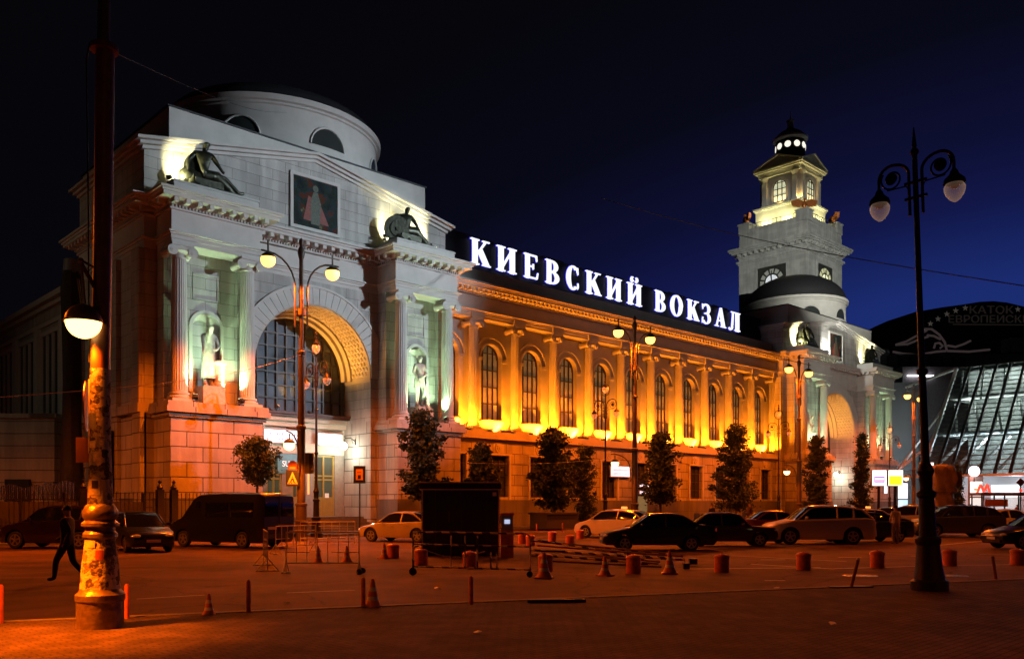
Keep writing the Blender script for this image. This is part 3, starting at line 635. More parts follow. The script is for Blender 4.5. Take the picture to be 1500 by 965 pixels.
for s in (-1, 1):
    bf.box(TX - b, TX + b, TY + s * b - .05, TY + s * b + .05, 42.1, 46.2); bf.box(TX + s * b - .05, TX + s * b + .05, TY - b, TY + b, 42.1, 46.2)
    for r in (-1, 1):
        for dx, dy in ((1, .55), (.55, 1)):
            x = TX + s * (b * dx + (.0 if dx == 1 else .75)); y = TY + r * (b * dy + (.75 if dx == 1 else 0))
            x = TX + s * (2.8 if dx == 1 else 2.2); y = TY + r * (2.2 if dx == 1 else 2.8)
            mb = MB(); mb.box(x - .33, x + .33, y - .33, y + .33, 42.1, 45.5); mb.box(x - .42, x + .42, y - .42, y + .42, 42.1, 42.5)
            mb.lathe([(.33, 45.5), (.36, 45.7), (.5, 46.05), (.55, 46.2)], (x, y), 12); mb.build('belfry_pilaster', ST_PLAIN, TW)
bf.build('belfry_wall', ST_PLAIN, TW)
mb = MB()
for h, z0, z1 in ((3.1, 46.2, 46.6), (3.15, 46.6, 46.85), (3.45, 46.85, 47.05), (3.6, 47.05, 47.3)): sq(mb, h, z0, z1)
for d in range(4):
    Q = Matrix.Rotation(d * math.pi / 2, 3, 'Z')
    for z0, wd in ((.0, 3.6), (.22, 3.6)):
        pass
    tri = [(-3.6, 47.3), (3.6, 47.3), (0, 48.7)]; tin = [(-2.9, 47.42), (2.9, 47.42), (0, 48.5)]
    for P, y0, y1 in ((tri, 2.7, 3.25),):
        vs = [Vector((x, y0, z)) for x, z in P] + [Vector((x, y1, z)) for x, z in P]; vs = [Q @ v + Vector((TX, TY, 0)) for v in vs]
        mb.add(vs, [(0, 1, 2), (5, 4, 3), (0, 3, 4, 1), (1, 4, 5, 2), (2, 5, 3, 0)])
    for s in (-1, 1):
        p0 = Q @ Vector((s * 3.6, 3.42, 47.36)) + Vector((TX, TY, 0)); p1 = Q @ Vector((0, 3.42, 48.78)) + Vector((TX, TY, 0)); mb.bar(p0, p1, .42, .16)
mb.build('pediments', ST_PLAIN, TW)
MB().add([(TX + x, TY + y, z) for x, y, z in ((-2.9, -2.9, 47.3), (2.9, -2.9, 47.3), (2.9, 2.9, 47.3), (-2.9, 2.9, 47.3), (0, 0, 49.2))], [(0, 1, 4), (1, 2, 4), (2, 3, 4), (3, 0, 4)]).build('belfry_roof', ROOF, TW)
mb = MB(); mb.lathe([(1.95, 47.6), (1.95, 51.3)], (TX, TY), 40); mb.build('lantern_drum', M('lantern_metal', (.05, .05, .05), .5), TW, True)
mb = MB(); mb.lathe([(1.95, 51.3), (2.1, 51.4), (2.32, 51.55), (2.36, 51.75), (2.0, 52.1)], (TX, TY), 40); mb.build('lantern_cornice', ST_TOWER, TW, True)
MB().lathe([(2.0, 52.1), (1.6, 52.5), (1.0, 52.9), (.55, 53.1), (.5, 53.3)], (TX, TY), 32).build('lantern_dome', ROOF, TW, True)
MB().lathe([(.42, 53.2), (.42, 54.1), (.52, 54.2), (.55, 54.35), (.3, 54.4), (.1, 54.6), (.04, 55.6)], (TX, TY), 20).build('finial', ST_TOWER, TW, True)
OCU = emis('lit_oculus', (1, .95, .8), 1.1)
for i in range(10):
    t = R(198 + 36 * i); d = Vector((math.cos(t), math.sin(t), 0)); c = Vector((TX, TY, 50.5)) + d * 1.96
    MB().disc(c, .42, d, 18, .04).build('oculus', OCU, TW)
for d in range(4):                                         # arched belfry windows and the four clocks
    Q = Matrix.Rotation(d * math.pi / 2, 3, 'Z')
    def tr(mb):
        mb.v = [tuple(Q @ (Vector(v)) + Vector((TX, TY, 0))) for v in mb.v]; return mb
    g = MB(); g.box(-.95, .95, -2.84, -2.80, 42.6, 44.6); arc_band(g, 0, 44.6, .01, .95, -2.84, -2.80)
    w = tr(g).build('belfry_window', emis('lit_belfry_glass', (.85, .9, .55), .55), TW)
    g = MB(); window_grid(g, 0, .95, 42.6, 44.6, -2.88, 3, .85, .09); tr(g).build('frame', BLACKP, w)
    g = MB(); arc_band(g, 0, 44.6, .95, 1.25, -2.98, -2.8); [g.box(q, q + .3, -2.96, -2.8, 42.3, 44.6) for q in (-1.25, .95)]; tr(g).build('surround', ST_PLAIN, w)
    zc = 31.4; hy = -a
    g = MB(); g.box(-2.1, 2.1, hy - .03, hy, zc - 2.1, zc + 2.1); ck = tr(g).build('clock', M('dark_clock_panel', (.035, .035, .03), .4, var=.3, ns=3), TW)
    g = MB(); [g.box(x0, x1, hy - .12, hy, z0, z1) for x0, x1, z0, z1 in ((-2.4, -2.1, zc - 2.4, zc + 2.4), (2.1, 2.4, zc - 2.4, zc + 2.4), (-2.1, 2.1, zc - 2.4, zc - 2.1), (-2.1, 2.1, zc + 2.1, zc + 2.4))]; tr(g).build('frame', ST_TOWER, ck)
    lit = emis('lit_clock_glass', (.9, .9, .45), .75) if d == 0 else emis('pale_clock_glass', (.62, .66, .75), .5)
    g = MB(); arc_band(g, 0, zc, .12, .92, hy - .06, hy - .04, 0, 360, 28); tr(g).build('dial_centre', lit, ck)
    g = MB()
    arc_band(g, 0, zc, 1.15, 1.72, hy - .06, hy - .04, 15, 375, 12, 4.5); tr(g).build('numeral_ring', M('ring_glass_%s' % ('lit' if d == 0 else 'dim'), (.3, .3, .25), .5, emit=(.8, .8, .4) if d == 0 else (.4, .42, .4), es=.5 if d == 0 else .16), ck)
    g = MB()
    for ang, L_, w_ in ((-6, 1.0, .14), (-1, 1.5, .10)): 
        t = R(90 - ang); g.bar((0, hy - .10, zc), (L_ * math.cos(t), hy - .10, zc + L_ * math.sin(t)), .03, w_)
    for i in range(60):
        t = R(i * 6); g.bar((1.85 * math.cos(t), hy - .07, zc + 1.85 * math.sin(t)), (1.93 * math.cos(t), hy - .07, zc + 1.93 * math.sin(t)), .02, .05)
    tr(g).build('hands', BLACKP, ck)
mb = MB()
for i in range(14):
    q = -4.2 + i * .6
    for s in (-1, 1):
        mb.bar((TX + q, TY + s * 4.82, 39.2), (TX + q, TY + s * 4.82, 39.8), .04); mb.bar((TX + s * 4.82, TY + q, 39.2), (TX + s * 4.82, TY + q, 39.8), .04)
for s in (-1, 1): mb.bar((TX - 4.2, TY + s * 4.82, 39.8), (TX + 4.2, TY + s * 4.82, 39.8), .05); mb.bar((TX + s * 4.82, TY - 4.2, 39.8), (TX + s * 4.82, TY + 4.2, 39.8), .05)
mb.build('railing', IRON, TW)
# gilded eagles on the tower corners
GOLD = M('rusty_gilding', (.50, .16, .04), .4, metal=.5, var=.3, ns=5)
EN = ('on the tower corner nearest the square', 'on the left corner of the tower parapet', 'on the right corner of the tower parapet')
for (s, r), lb in zip(((-1, -1), (-1, 1), (1, -1)), EN):
    x, y = TX + s * 4.2, TY + r * 4.2; t = thing('eagle_statue', 'orange lit spread winged bird statue ' + lb, 'statue', (x, y, 40.1), 'bird statues on the tower corners')
    mb = MB(); mb.ball((x, y, 40.75), (.34, .34, .55), 12, 8); mb.ball((x + s * .2, y + r * .2, 41.35), .2, 10, 6); mb.tube([(x, y, 40.1), (x, y, 40.5)], [.3, .2], 8); mb.build('body', GOLD, t, True)
    for w in (-1, 1):
        dx, dy = -r * w * .7, s * w * .7; wv = MB()
        pts = [Vector((x, y, 41.1)), Vector((x + dx * .9, y + dy * .9, 41.5)), Vector((x + dx * 1.7, y + dy * 1.7, 41.25)), Vector((x + dx * 1.5, y + dy * 1.5, 40.6)), Vector((x + dx * .6, y + dy * .6, 40.5))]
        off = Vector((s * .12, r * .12, 0)); n_ = 5
        wv.add([p - off for p in pts] + [p + off for p in pts], [(0, 1, 2, 3, 4), (9, 8, 7, 6, 5)] + [(i, i + 5, (i + 1) % 5 + 5, (i + 1) % 5) for i in range(5)]); wv.build('wing', GOLD, t)
TK = 1.074; NX, NY = 117.8, 63.3
TW.location = (NX, NY, -.13); TW.scale = (TK,) * 3
def to_tower(t):                                            # things standing on the tower follow its real size and place
    l_ = t.location; t.location = (NX + (l_.x - TX) * TK, NY + (l_.y - TY) * TK, -.13 + l_.z * TK); t.scale = (TK,) * 3; return t
for o_ in [q for q in bpy.data.objects if q.name.startswith('eagle_statue')]: to_tower(o_)
# ================================================================ FIGURES (people and sculpture)
def figure(name, J, mats, pick, sc=1.0, loc=(0, 0, 0), rz=0, parent=None, rmul=1.0, fingers=True):
    base = dict(pel=(0, 0, .95), wai=(0, .01, 1.12), che=(0, 0, 1.33), nb=(0, -.01, 1.46), nt=(0, .01, 1.53), hd=(0, .03, 1.62), cr=(0, .015, 1.70), chin=(0, .075, 1.575),
                sL=(-.17, 0, 1.41), eL=(-.22, -.02, 1.13), wL=(-.23, .06, .89), hL=(-.23, .09, .82), sR=(.17, 0, 1.41), eR=(.22, -.02, 1.13), wR=(.23, .06, .89), hR=(.23, .09, .82),
                pL=(-.09, 0, .90), kL=(-.10, .02, .50), aL=(-.10, -.02, .09), tL=(-.11, .14, .035), pR=(.09, 0, .90), kR=(.10, .02, .50), aR=(.10, -.02, .09), tR=(.11, .14, .035))
    rad = dict(pel=.135, wai=.115, che=.14, nb=.065, nt=.052, hd=.102, cr=.086, chin=.05, sL=.062, eL=.042, wL=.028, hL=.034, sR=.062, eR=.042, wR=.028, hR=.034,
               pL=.092, kL=.06, aL=.042, tL=.035, pR=.092, kR=.06, aR=.042, tR=.035)
    base.update(J); K = list(base); P = [Vector(base[k]) * sc for k in K]; rr = [rad[k] * sc * rmul for k in K]
    E = [('pel', 'wai'), ('wai', 'che'), ('che', 'nb'), ('nb', 'nt'), ('nt', 'hd'), ('hd', 'cr'), ('hd', 'chin'), ('che', 'sL'), ('sL', 'eL'), ('eL', 'wL'), ('wL', 'hL'), ('che', 'sR'), ('sR', 'eR'), ('eR', 'wR'), ('wR', 'hR'),
         ('pel', 'pL'), ('pL', 'kL'), ('kL', 'aL'), ('aL', 'tL'), ('pel', 'pR'), ('pR', 'kR'), ('kR', 'aR'), ('aR', 'tR')]
    E = [(K.index(a), K.index(b)) for a, b in E]
    if fingers:
        for s in 'LR':
            h = K.index('h' + s); d = (P[h] - P[K.index('w' + s)]).normalized(); side = Vector((1, 0, 0)) if abs(d.x) < .8 else Vector((0, 0, 1))
            side = (side - d * side.dot(d)).normalized(); up = d.cross(side)
            for f in range(4):
                o = side * (f - 1.5) * .019 * sc; ln = (.05, .06, .055, .04)[f] * sc
                P += [P[h] + o + d * .04 * sc, P[h] + o + d * (.04 * sc + ln) + up * .012 * sc]; rr += [.010 * sc, .008 * sc]; E += [(h, len(P) - 2), (len(P) - 2, len(P) - 1)]
            w = K.index('w' + s); P += [P[h] + side * .045 * sc + up * .02 * sc]; rr += [.011 * sc]; E += [(h, len(P) - 1)]
    me = bpy.data.meshes.new(name); me.from_pydata([tuple(p) for p in P], E, []); o = bpy.data.objects.new(name, me); C.objects.link(o)
    m = o.modifiers.new('skin', 'SKIN'); 
    if not me.skin_vertices: 
        bpy.context.view_layer.objects.active = o
    sv = me.skin_vertices[0].data if me.skin_vertices else None
    if sv is None:
        bpy.context.view_layer.update(); sv = me.skin_vertices[0].data
    for i, r in enumerate(rr): sv[i].radius = (r, r)
    sv[0].use_root = True
    s2 = o.modifiers.new('sub', 'SUBSURF'); s2.levels = 2; s2.render_levels = 2
    dg = bpy.context.evaluated_depsgraph_get(); nm = bpy.data.meshes.new_from_object(o.evaluated_get(dg))
    bpy.data.objects.remove(o); nm.name = name
    for q in mats: nm.materials.append(q)
    for p in nm.polygons: p.material_index = pick(p.center / sc) if len(mats) > 1 else 0; p.use_smooth = True
    o = bpy.data.objects.new(name, nm); C.objects.link(o)
    l0 = Vector(loc)
    if parent is not None: l0 = l0 - ORG.get(parent.name, Vector()); o.parent = parent
    o.location = l0; o.rotation_euler = (0, 0, rz); return o
def drape(mb, c, r0, r1, z0, z1, n=28, fold=.14, sq=1.0, seed=0):
    rnd = random.Random(seed); ph = [rnd.uniform(0, 6.28) for _ in range(3)]; vs = []
    for j in range(7):
        t = j / 6; z = z0 + (z1 - z0) * t; r = r0 + (r1 - r0) * t
        for i in range(n):
            a = 2 * math.pi * i / n; q = r * (1 + fold * (1 - .5 * t) * (math.sin(7 * a + ph[0] + t) * .6 + math.sin(11 * a + ph[1] - 2 * t) * .4))
            vs.append((c[0] + q * math.cos(a), c[1] + q * math.sin(a) * sq, z))
    mb.add(vs, [(j * n + i, j * n + (i + 1) % n, (j + 1) * n + (i + 1) % n, (j + 1) * n + i) for j in range(6) for i in range(n)]); return mb
FLB = M('floodlight_body', (.015, .015, .015), .5, var=.1)
def flood(x, y, z, tgt, P, col, lb, ang=80, sz=.28, blend=.7):
    t = thing('floodlight', lb, 'floodlight', (x, y, z)); d = (Vector(tgt) - Vector((x, y, z + .3))).normalized(); c = Vector((x, y, z + .3))
    Q = d.to_track_quat('Y', 'Z').to_matrix()
    MB().obox(c, (sz * 1.2, sz * .8, sz), M4=Q).build('housing', FLB, t)
    mb = MB(); mb.obox(Vector((x, y, z + .05)), (sz, sz * .8, .1)); [mb.bar(Vector((x + s * sz * .7, y, z + .08)), Vector((x + s * sz * .7, y, z + .3)), .03) for s in (-1, 1)]; mb.build('bracket', FLB, t)
    MB().obox(c + d * (sz * .42), (sz, .02, sz * .8), M4=Q).build('lens', emis('lens_' + str(round(col[1], 2)), col, 6), t)
    spot(c + d * (sz * .42 + .03), tgt, P, col, ang, blend, .07, t); return t
# niche statues: craftsmen on pedestals
for cx, k, nm, ps in ((28.2, 1.0, 'near portico', 1), (98.0, 1.19, 'far portico', 2)):
    for s in (-1, 1):
        x = cx + s * 7.3 * k; y = 46.15; z = 7.17
        side = 'left' if s < 0 else 'right'
        t = thing('niche_statue', ('stooping draped' if s < 0 else 'upright bare chested') + ' stone figure in the %s niche of the %s' % (side, nm), 'statue', (x, y, z), 'stone figures in the portico niches')
        MB().box(x - .62, x + .62, y - 1.0, y + .3, z, z + .95).box(x - .55, x + .55, y - .92, y + .3, z + .95, z + 1.05).build('pedestal', MARBLE, t)
        J = dict(che=(.03, .10, 1.30), nb=(.05, .17, 1.42), nt=(.06, .21, 1.48), hd=(.07, .26, 1.55), cr=(.07, .26, 1.64), chin=(.08, .32, 1.51), eR=(.26, .22, 1.16), wR=(.30, .34, .96), hR=(.31, .36, .9), eL=(-.24, .10, 1.12), wL=(-.10, .28, 1.0), hL=(-.04, .32, .98)) if s < 0 else \
            dict(eL=(-.28, -.02, 1.17), wL=(-.10, .16, 1.05), hL=(-.04, .2, 1.03), eR=(.25, .0, 1.15), wR=(.20, .14, .92), hR=(.18, .18, .86), kL=(-.14, .1, .5), kR=(.08, .0, .5), hd=(.03, .04, 1.62))
        figure('body', J, [MARBLE], None, 2.0, (x, y - .3, z + 1.05), math.pi, t, 1.15)
        mb = MB(); drape(mb, (x, y - .3), .36 if s < 0 else .36, .32, z + (1.5 if s < 0 else 2.4), z + 3.1, seed=3 if s < 0 else 5); 
        if s < 0: drape(mb, (x, y - .32), .36, .30, z + 3.0, z + 3.95, seed=4, fold=.1)
        mb.build('drapery', MARBLE, t, True)
        mb = MB()
        if s < 0: mb.lathe([(.0, 0), (.3, 0), (.33, .2), (.26, .3), (.3, 1.2), (.4, 1.3), (.4, 1.42), (0, 1.42)], (x + .5, y - .5), 14, z=z + 1.05); mb.bar((x + .55, y - .65, z + 2.4), (x + .58, y - .7, z + 3.1), .07)
        else: mb.tube([(x + .45, y - .5, z + 1.05), (x + .42, y - .5, z + 1.6), (x + .4, y - .48, z + 2.6)], [.2, .16, .1], 8)
        mb.build('tool_stand', MARBLE, t, True)
        P = 2200 if ps == 1 else 2000
        for q in (-1, 1):
            flood(x + q * 1.3, 44.62, 7.17, (x + q * .35, 46.5, 13.5), P * .62, LIME, 'black floodlight on the %s podium ledge %s of its niche statue, %s' % (side, 'left' if q < 0 else 'right', nm), 88, .24)
        point((x, 45.3, 7.5), 40 if ps == 1 else 30, LIME, .1, t, 'niche_light')
# reclining bronze sculptures on the attic blocks
for cx, k, nm in ((28.2, 1.0, 'near portico'), (98.0, 1.19, 'far portico')):
    for s in (-1, 1):
        x = cx + s * 7.2 * k + (-.6 if s > 0 else 0); y = 45.95; z = 18.85; side = 'left' if s < 0 else 'right'
        t = thing('seated_sculpture', ('dark bronze seated figure with outstretched legs over the %s columns of the %s' if s < 0 else 'dark bronze crouching figure with round shield over the %s columns of the %s') % (side, nm), 'sculpture', (x, y, z), 'bronze sculptures on the porticoes')
        MB().obox((x - .2, y + .1, z + .32), (1.6, 1.1, .64)).obox((x + .9, y, z + .14), (1.5, .9, .28)).build('rock', BRONZE, t)
        J = dict(pel=(0, 0, .42), wai=(.02, 0, .58), che=(.05, -.02, .80), nb=(.08, 0, .93), nt=(.10, 0, 1.0), hd=(.12, -.02, 1.09), cr=(.12, -.01, 1.18), chin=(.15, -.06, 1.05),
                 sL=(-.12, .05, .88), eL=(-.30, .0, .66), wL=(-.32, -.05, .44), hL=(-.34, -.06, .38), sR=(.22, -.08, .87), eR=(.34, -.16, .66), wR=(.44, -.16, .54), hR=(.5, -.16, .52),
                 pL=(.05, .08, .38), kL=(.48, .08, .50), aL=(.72, .06, .20), tL=(.84, .04, .18), pR=(.06, -.1, .38), kR=(.50, -.12, .42), aR=(.88, -.12, .14), tR=(1.0, -.12, .20))
        figure('body', J, [BRONZE], None, 2.4 if s < 0 else 2.15, (x - .5, y, z), 0, t, 1.15, False)
        mb = MB(); drape(mb, (x - .75, y + .1), .95, .5, z, z + 1.0, sq=.7, seed=8 + s, fold=.2)
        mb.ball((x - .75, y + .3, z + 1.15), (.62, .34, .95), 14, 10); mb.ball((x - 1.1, y + .15, z + .75), (.6, .45, .5), 12, 8)
        mb.tube([(x - .5, y - .05, z + .95), (x + .35, y - .15, z + .98), (x + .75, y - .15, z + .7), (x + 1.3, y - .15, z + .3)], [.36, .34, .28, .2], 12)
        mb.build('drapery', BRONZE, t, True)
        if s > 0:
            MB().disc((x - 1.25, y - .2, z + .85), .85, (.3, 1, .1), 26, .12).disc((x - 1.25, y - .28, z + .85), .5, (.3, 1, .1), 20, .12).disc((x - 1.25, y - .33, z + .85), .15, (.3, 1, .1), 12, .16).build('shield', BRONZE, t)
        q = 1 if k == 1 else 1.3
        if s < 0: flood(x - 2.35, 45.7, 18.85, (x + .3, 47.0, 21.0), 2200 * q, CREAM, 'small floodlight left of the seated bronze on the %s' % nm, 110, .2)
        else:
            flood(x - 2.0, 46.0, 18.85, (x - .1, 47.0, 20.8), 2000 * q, CREAM, 'small floodlight beside the shield bronze on the %s' % nm, 110, .2)
            flood(x + 2.3, 46.0, 18.85, (x + .4, 47.0, 20.8), 2000 * q, CREAM, 'small floodlight at the right attic corner of the %s' % nm, 100, .2)
flood(94.2, 46.0, 18.4, (98.5, 47, 21.5), 2200, (.95, .97, .9), 'round white floodlight at the foot of the far mosaic', 130, .28)
# amber uplights on the wing ledge, one per bay
for i, x in enumerate(XW):
    if x < 39.5: continue
    t = thing('floodlight', 'flat amber floodlight under %s' % ('the first window beside the near portico' if i == 0 else 'the last window beside the far portico' if i == 10 else ('the %s wing window from the %s portico' % (('', 'second', 'third', 'fourth', 'fifth', 'sixth', 'fifth', 'fourth', 'third', 'second', '')[i], 'near' if i < 6 else 'far'))), 'floodlight', (x + .75, 47.55, 7.17), 'amber floodlights on the wing ledge')
    hb = MB(); hb.obox((x + .75, 47.45, 7.25), (1.0, .3, .16)); [hb.obox((x + q * .75, 47.36, 7.24), (.26, .2, .14)) for q in (-1.5, 1.5)]; hb.build('housing', FLB, t)
    hb = MB(); [hb.obox((x + q * .75, 47.36, 7.315), (.2, .16, .01)) for q in (-1.5, 1.5)]; hb.build('lens', emis('amber_lens', WARM, 5), t)
    vr = random.Random(i).uniform(.85, 1.15)
    for q in (-1.5, 1.5): spot((x + q * .75, 47.36, 7.42), (x + q * .75, 48.4, 13), 1600 * vr, (1.0, .225, .006), 165, .5, .06, t, 'amber_light')
    spot((x + .3, 47.62, 7.36), (x, 48.4, 8.0), 120, (1.0, .5, .1), 150, .5, .06, t, 'bowl_light')
# orange uplights for both great arches
for cx, k in ((28.2, 1.0), (98.0, 1.19)):
    for dx in (-1.2, 1.6):
        t = flood(cx + dx * k, 48.3 + 1.1, 7.62, (cx + 3.2 * k, 47.9, 14), 1700 if dx > 0 else 900, (1, .42, .05), 'orange floodlight on the canopy under the %s arch, %s of centre' % ('near' if k == 1 else 'far', 'left' if dx < 0 else 'right'), 95, .18, 1)
# tower lights
for (dx, dy), nm in zip(((-4.2, -1.5), (-4.2, 1.8), (-1.5, -4.2), (1.8, -4.2)), ('front left', 'back left', 'front', 'right front')):
    sx = -1 if abs(dx) > 4 else 0
    to_tower(flood(TX + dx, TY + dy, 38.6, (TX + dx * .55, TY + dy * .6, 44), 1000, (1, .93, .36), 'white floodlight on the %s edge of the tower terrace' % nm, 130, .28))
for dx, dy in ((-2.9, -2.9), (-3.3, .0), (.0, -3.3)): spot((TX + dx * 1.02, TY + dy * 1.02, 42.2), (TX + dx * .85, TY + dy * .85, 47), 260, (1, .6, .16), 130, .6, .1, TW)
# entrance wall lamps
def wall_lamp(x, y, z, dx, lb, P=260):
    t = thing('wall_lamp', lb, 'wall lamp', (x, y, z), 'white globe wall lamps at the entrances')
    mb = MB(); mb.tube([(x, y, z + .35), (x - dx * .4, y, z + .55), (x - dx * .9, y, z + .5), (x - dx, y, z + .3)], .03, 6); mb.tube([(x, y, z + .1), (x, y, z + .5)], .04, 6); mb.tube([(x - dx * .3, y, z + .45), (x - dx * .2, y, z + .2), (x, y, z + .2)], .02, 6); mb.build('bracket', IRON, t)
    MB().ball((x - dx, y, z), .24).build('globe', emis('white_globe', (.95, 1, .9), 14), t, True); point((x - dx, y - .02, z - .42), P, (.92, 1, .80), .15, t); return t
wall_lamp(32.25, 48.6, 5.6, .9, 'white globe lamp on scroll bracket on the right jamb of the near arch', 200)
wall_lamp(24.2, 48.6, 5.7, -.7, 'white globe lamp on scroll bracket at the left jamb of the near arch', 130)
wall_lamp(102.6, 48.6, 5.4, 1.0, 'white globe lamp on scroll bracket inside the far arch', 260)
# ================================================================ STREET LAMPS
def half_lamp(mb_cap, mb_gl, c, r):
    mb_cap.ball(c, r * 1.04, 18, 6, .30, 1); mb_cap.tube([(c[0], c[1], c[2] + r), (c[0], c[1], c[2] + r * 1.9)], r * .12, 6); mb_cap.lathe([(r * 1.03, c[2] + r * .28), (r * 1.03, c[2] + r * .36)], (c[0], c[1]), 18)
    mb_gl.ball(c, r * .98, 18, 9, -1, .36)
def tall_lamp(x, y, lb, P=13000, H=14.65, arm=math.pi, lean=0, armP=450, wide=176):
    t = thing('twin_street_lamp', lb, 'street lamp', (x, y, 0), 'tall twin globe street lamps')
    mb = MB(); mb.lathe([(.30, 0), (.30, .9), (.34, .92), (.34, 1.0), (.26, 1.02), (.26, 1.7), (.30, 1.72), (.30, 1.8), (.2, 1.85), (.19, 5.4), (.23, 5.42), (.23, 5.55), (.16, 5.6), (.15, 9.0), (.2, 9.05), (.2, 9.15), (.11, 9.2), (.10, 13.6), (.13, 13.7), (.18, 13.95), (.13, 14.15), (.06, 14.25), (.12, 14.4), (.11, 14.55), (.02, 14.65)], (x, y), 14)
    mb.build('shaft', POSTM, t, True)
    a = MB(); a.bar((x - 2.15, y, 14.0), (x + 2.15, y, 14.0), .05); a.lathe([(.22, 10.9), (.22, 11.2)], (x, y), 12)
    for s in (-1, 1):
        P_ = [(x + s * .33, y, 10.3), (x + s * .33, y, 12.2)] + [(x + s * (.33 + 1.4 * (1 - math.cos(R(d)))), y, 12.2 + 1.45 * math.sin(R(d))) for d in range(15, 91, 15)] + [(x + s * 2.1, y, 13.65)]
        a.tube(P_, .045, 8); a.tube([(x + s * 1.75, y, 14.2), (x + s * 1.75, y, 13.5)], .05, 6); a.bar((x, y, 11.05), (x + s * .35, y, 11.05), .1)
    a.build('crossarm', POSTM, t)
    for s in (-1, 1):
        c = (x + s * 1.75, y, 13.25); g = MB(); k = MB(); half_lamp(k, g, c, .35); gl = g.build('globe', SODIUM, t, True); k.build('cap', POSTM, gl, True)
        spot((c[0], c[1], c[2] - .42), (c[0], c[1], 0), P / 2, SOD, wide, .3, .12, t)
    ca, sa = math.cos(arm), math.sin(arm); lc = (x + 2.1 * ca, y + 2.1 * sa, 4.5)
    a = MB(); a.bar((x, y, 5.35), (x + 2.5 * ca, y + 2.5 * sa, 5.25), .06)
    a.tube([(x + .45 * ca, y + .45 * sa, 3.3), (x + .5 * ca, y + .5 * sa, 4.2)] + [(x + (2.1 - 1.6 * math.cos(R(d))) * ca, y + (2.1 - 1.6 * math.cos(R(d))) * sa, 4.2 + .9 * math.sin(R(d))) for d in range(15, 91, 15)] + [(x + 2.5 * ca, y + 2.5 * sa, 5.1)], .035, 8); a.build('side_arm', POSTM, t)
    g = MB(); k = MB(); half_lamp(k, g, lc, .27); gl = g.build('globe', emis('lit_amber_globe', (1, .60, .25), 4), t, True); k.build('cap', POSTM, gl, True)
    spot((lc[0], lc[1], lc[2] - .32), (lc[0], lc[1], 0), armP, SOD, 158, .25, .1, t); return t
tall_lamp(21.6, 37.2, 'tall lit twin globe lamp before the near portico, carrying the crossing sign', arm=R(225), wide=150, P=15000, armP=1500)
tall_lamp(46.9, 36.7, 'tall lit twin globe lamp in front of the amber column wing')
tall_lamp(69.6, 36.6, 'tall lit twin globe lamp at the left corner of the far portico')
tall_lamp(95.6, 37.0, 'tall lit twin globe lamp behind the near scroll lamp, before the glass mall')
CLEAR = M('lamp_glass_painted_glow', (.9, .8, .7), .03, var=0, trans=.0); CLEAR.node_tree.nodes['Principled BSDF'].inputs['Alpha'].default_value = .2
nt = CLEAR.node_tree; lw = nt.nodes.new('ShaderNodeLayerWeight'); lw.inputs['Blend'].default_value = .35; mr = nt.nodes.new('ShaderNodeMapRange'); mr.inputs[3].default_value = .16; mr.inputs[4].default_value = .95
nt.links.new(lw.outputs['Facing'], mr.inputs[0]); nt.links.new(mr.outputs[0], nt.nodes['Principled BSDF'].inputs['Alpha']); nt.nodes['Principled BSDF'].inputs['Emission Color'].default_value = (1, .62, .42, 1); nt.nodes['Principled BSDF'].inputs['Emission Strength'].default_value = .16  # reflected glow and bright rim put into the unlit globe glass
def drop_globe(mb, c, r):
    mb.lathe([(r * .8, .55 * r), (r, .2 * r), (r * .98, -.1 * r), (r * .82, -.55 * r), (r * .5, -.98 * r), (r * .2, -1.2 * r), (.005, -1.27 * r)], (c[0], c[1]), 18, z=c[2])
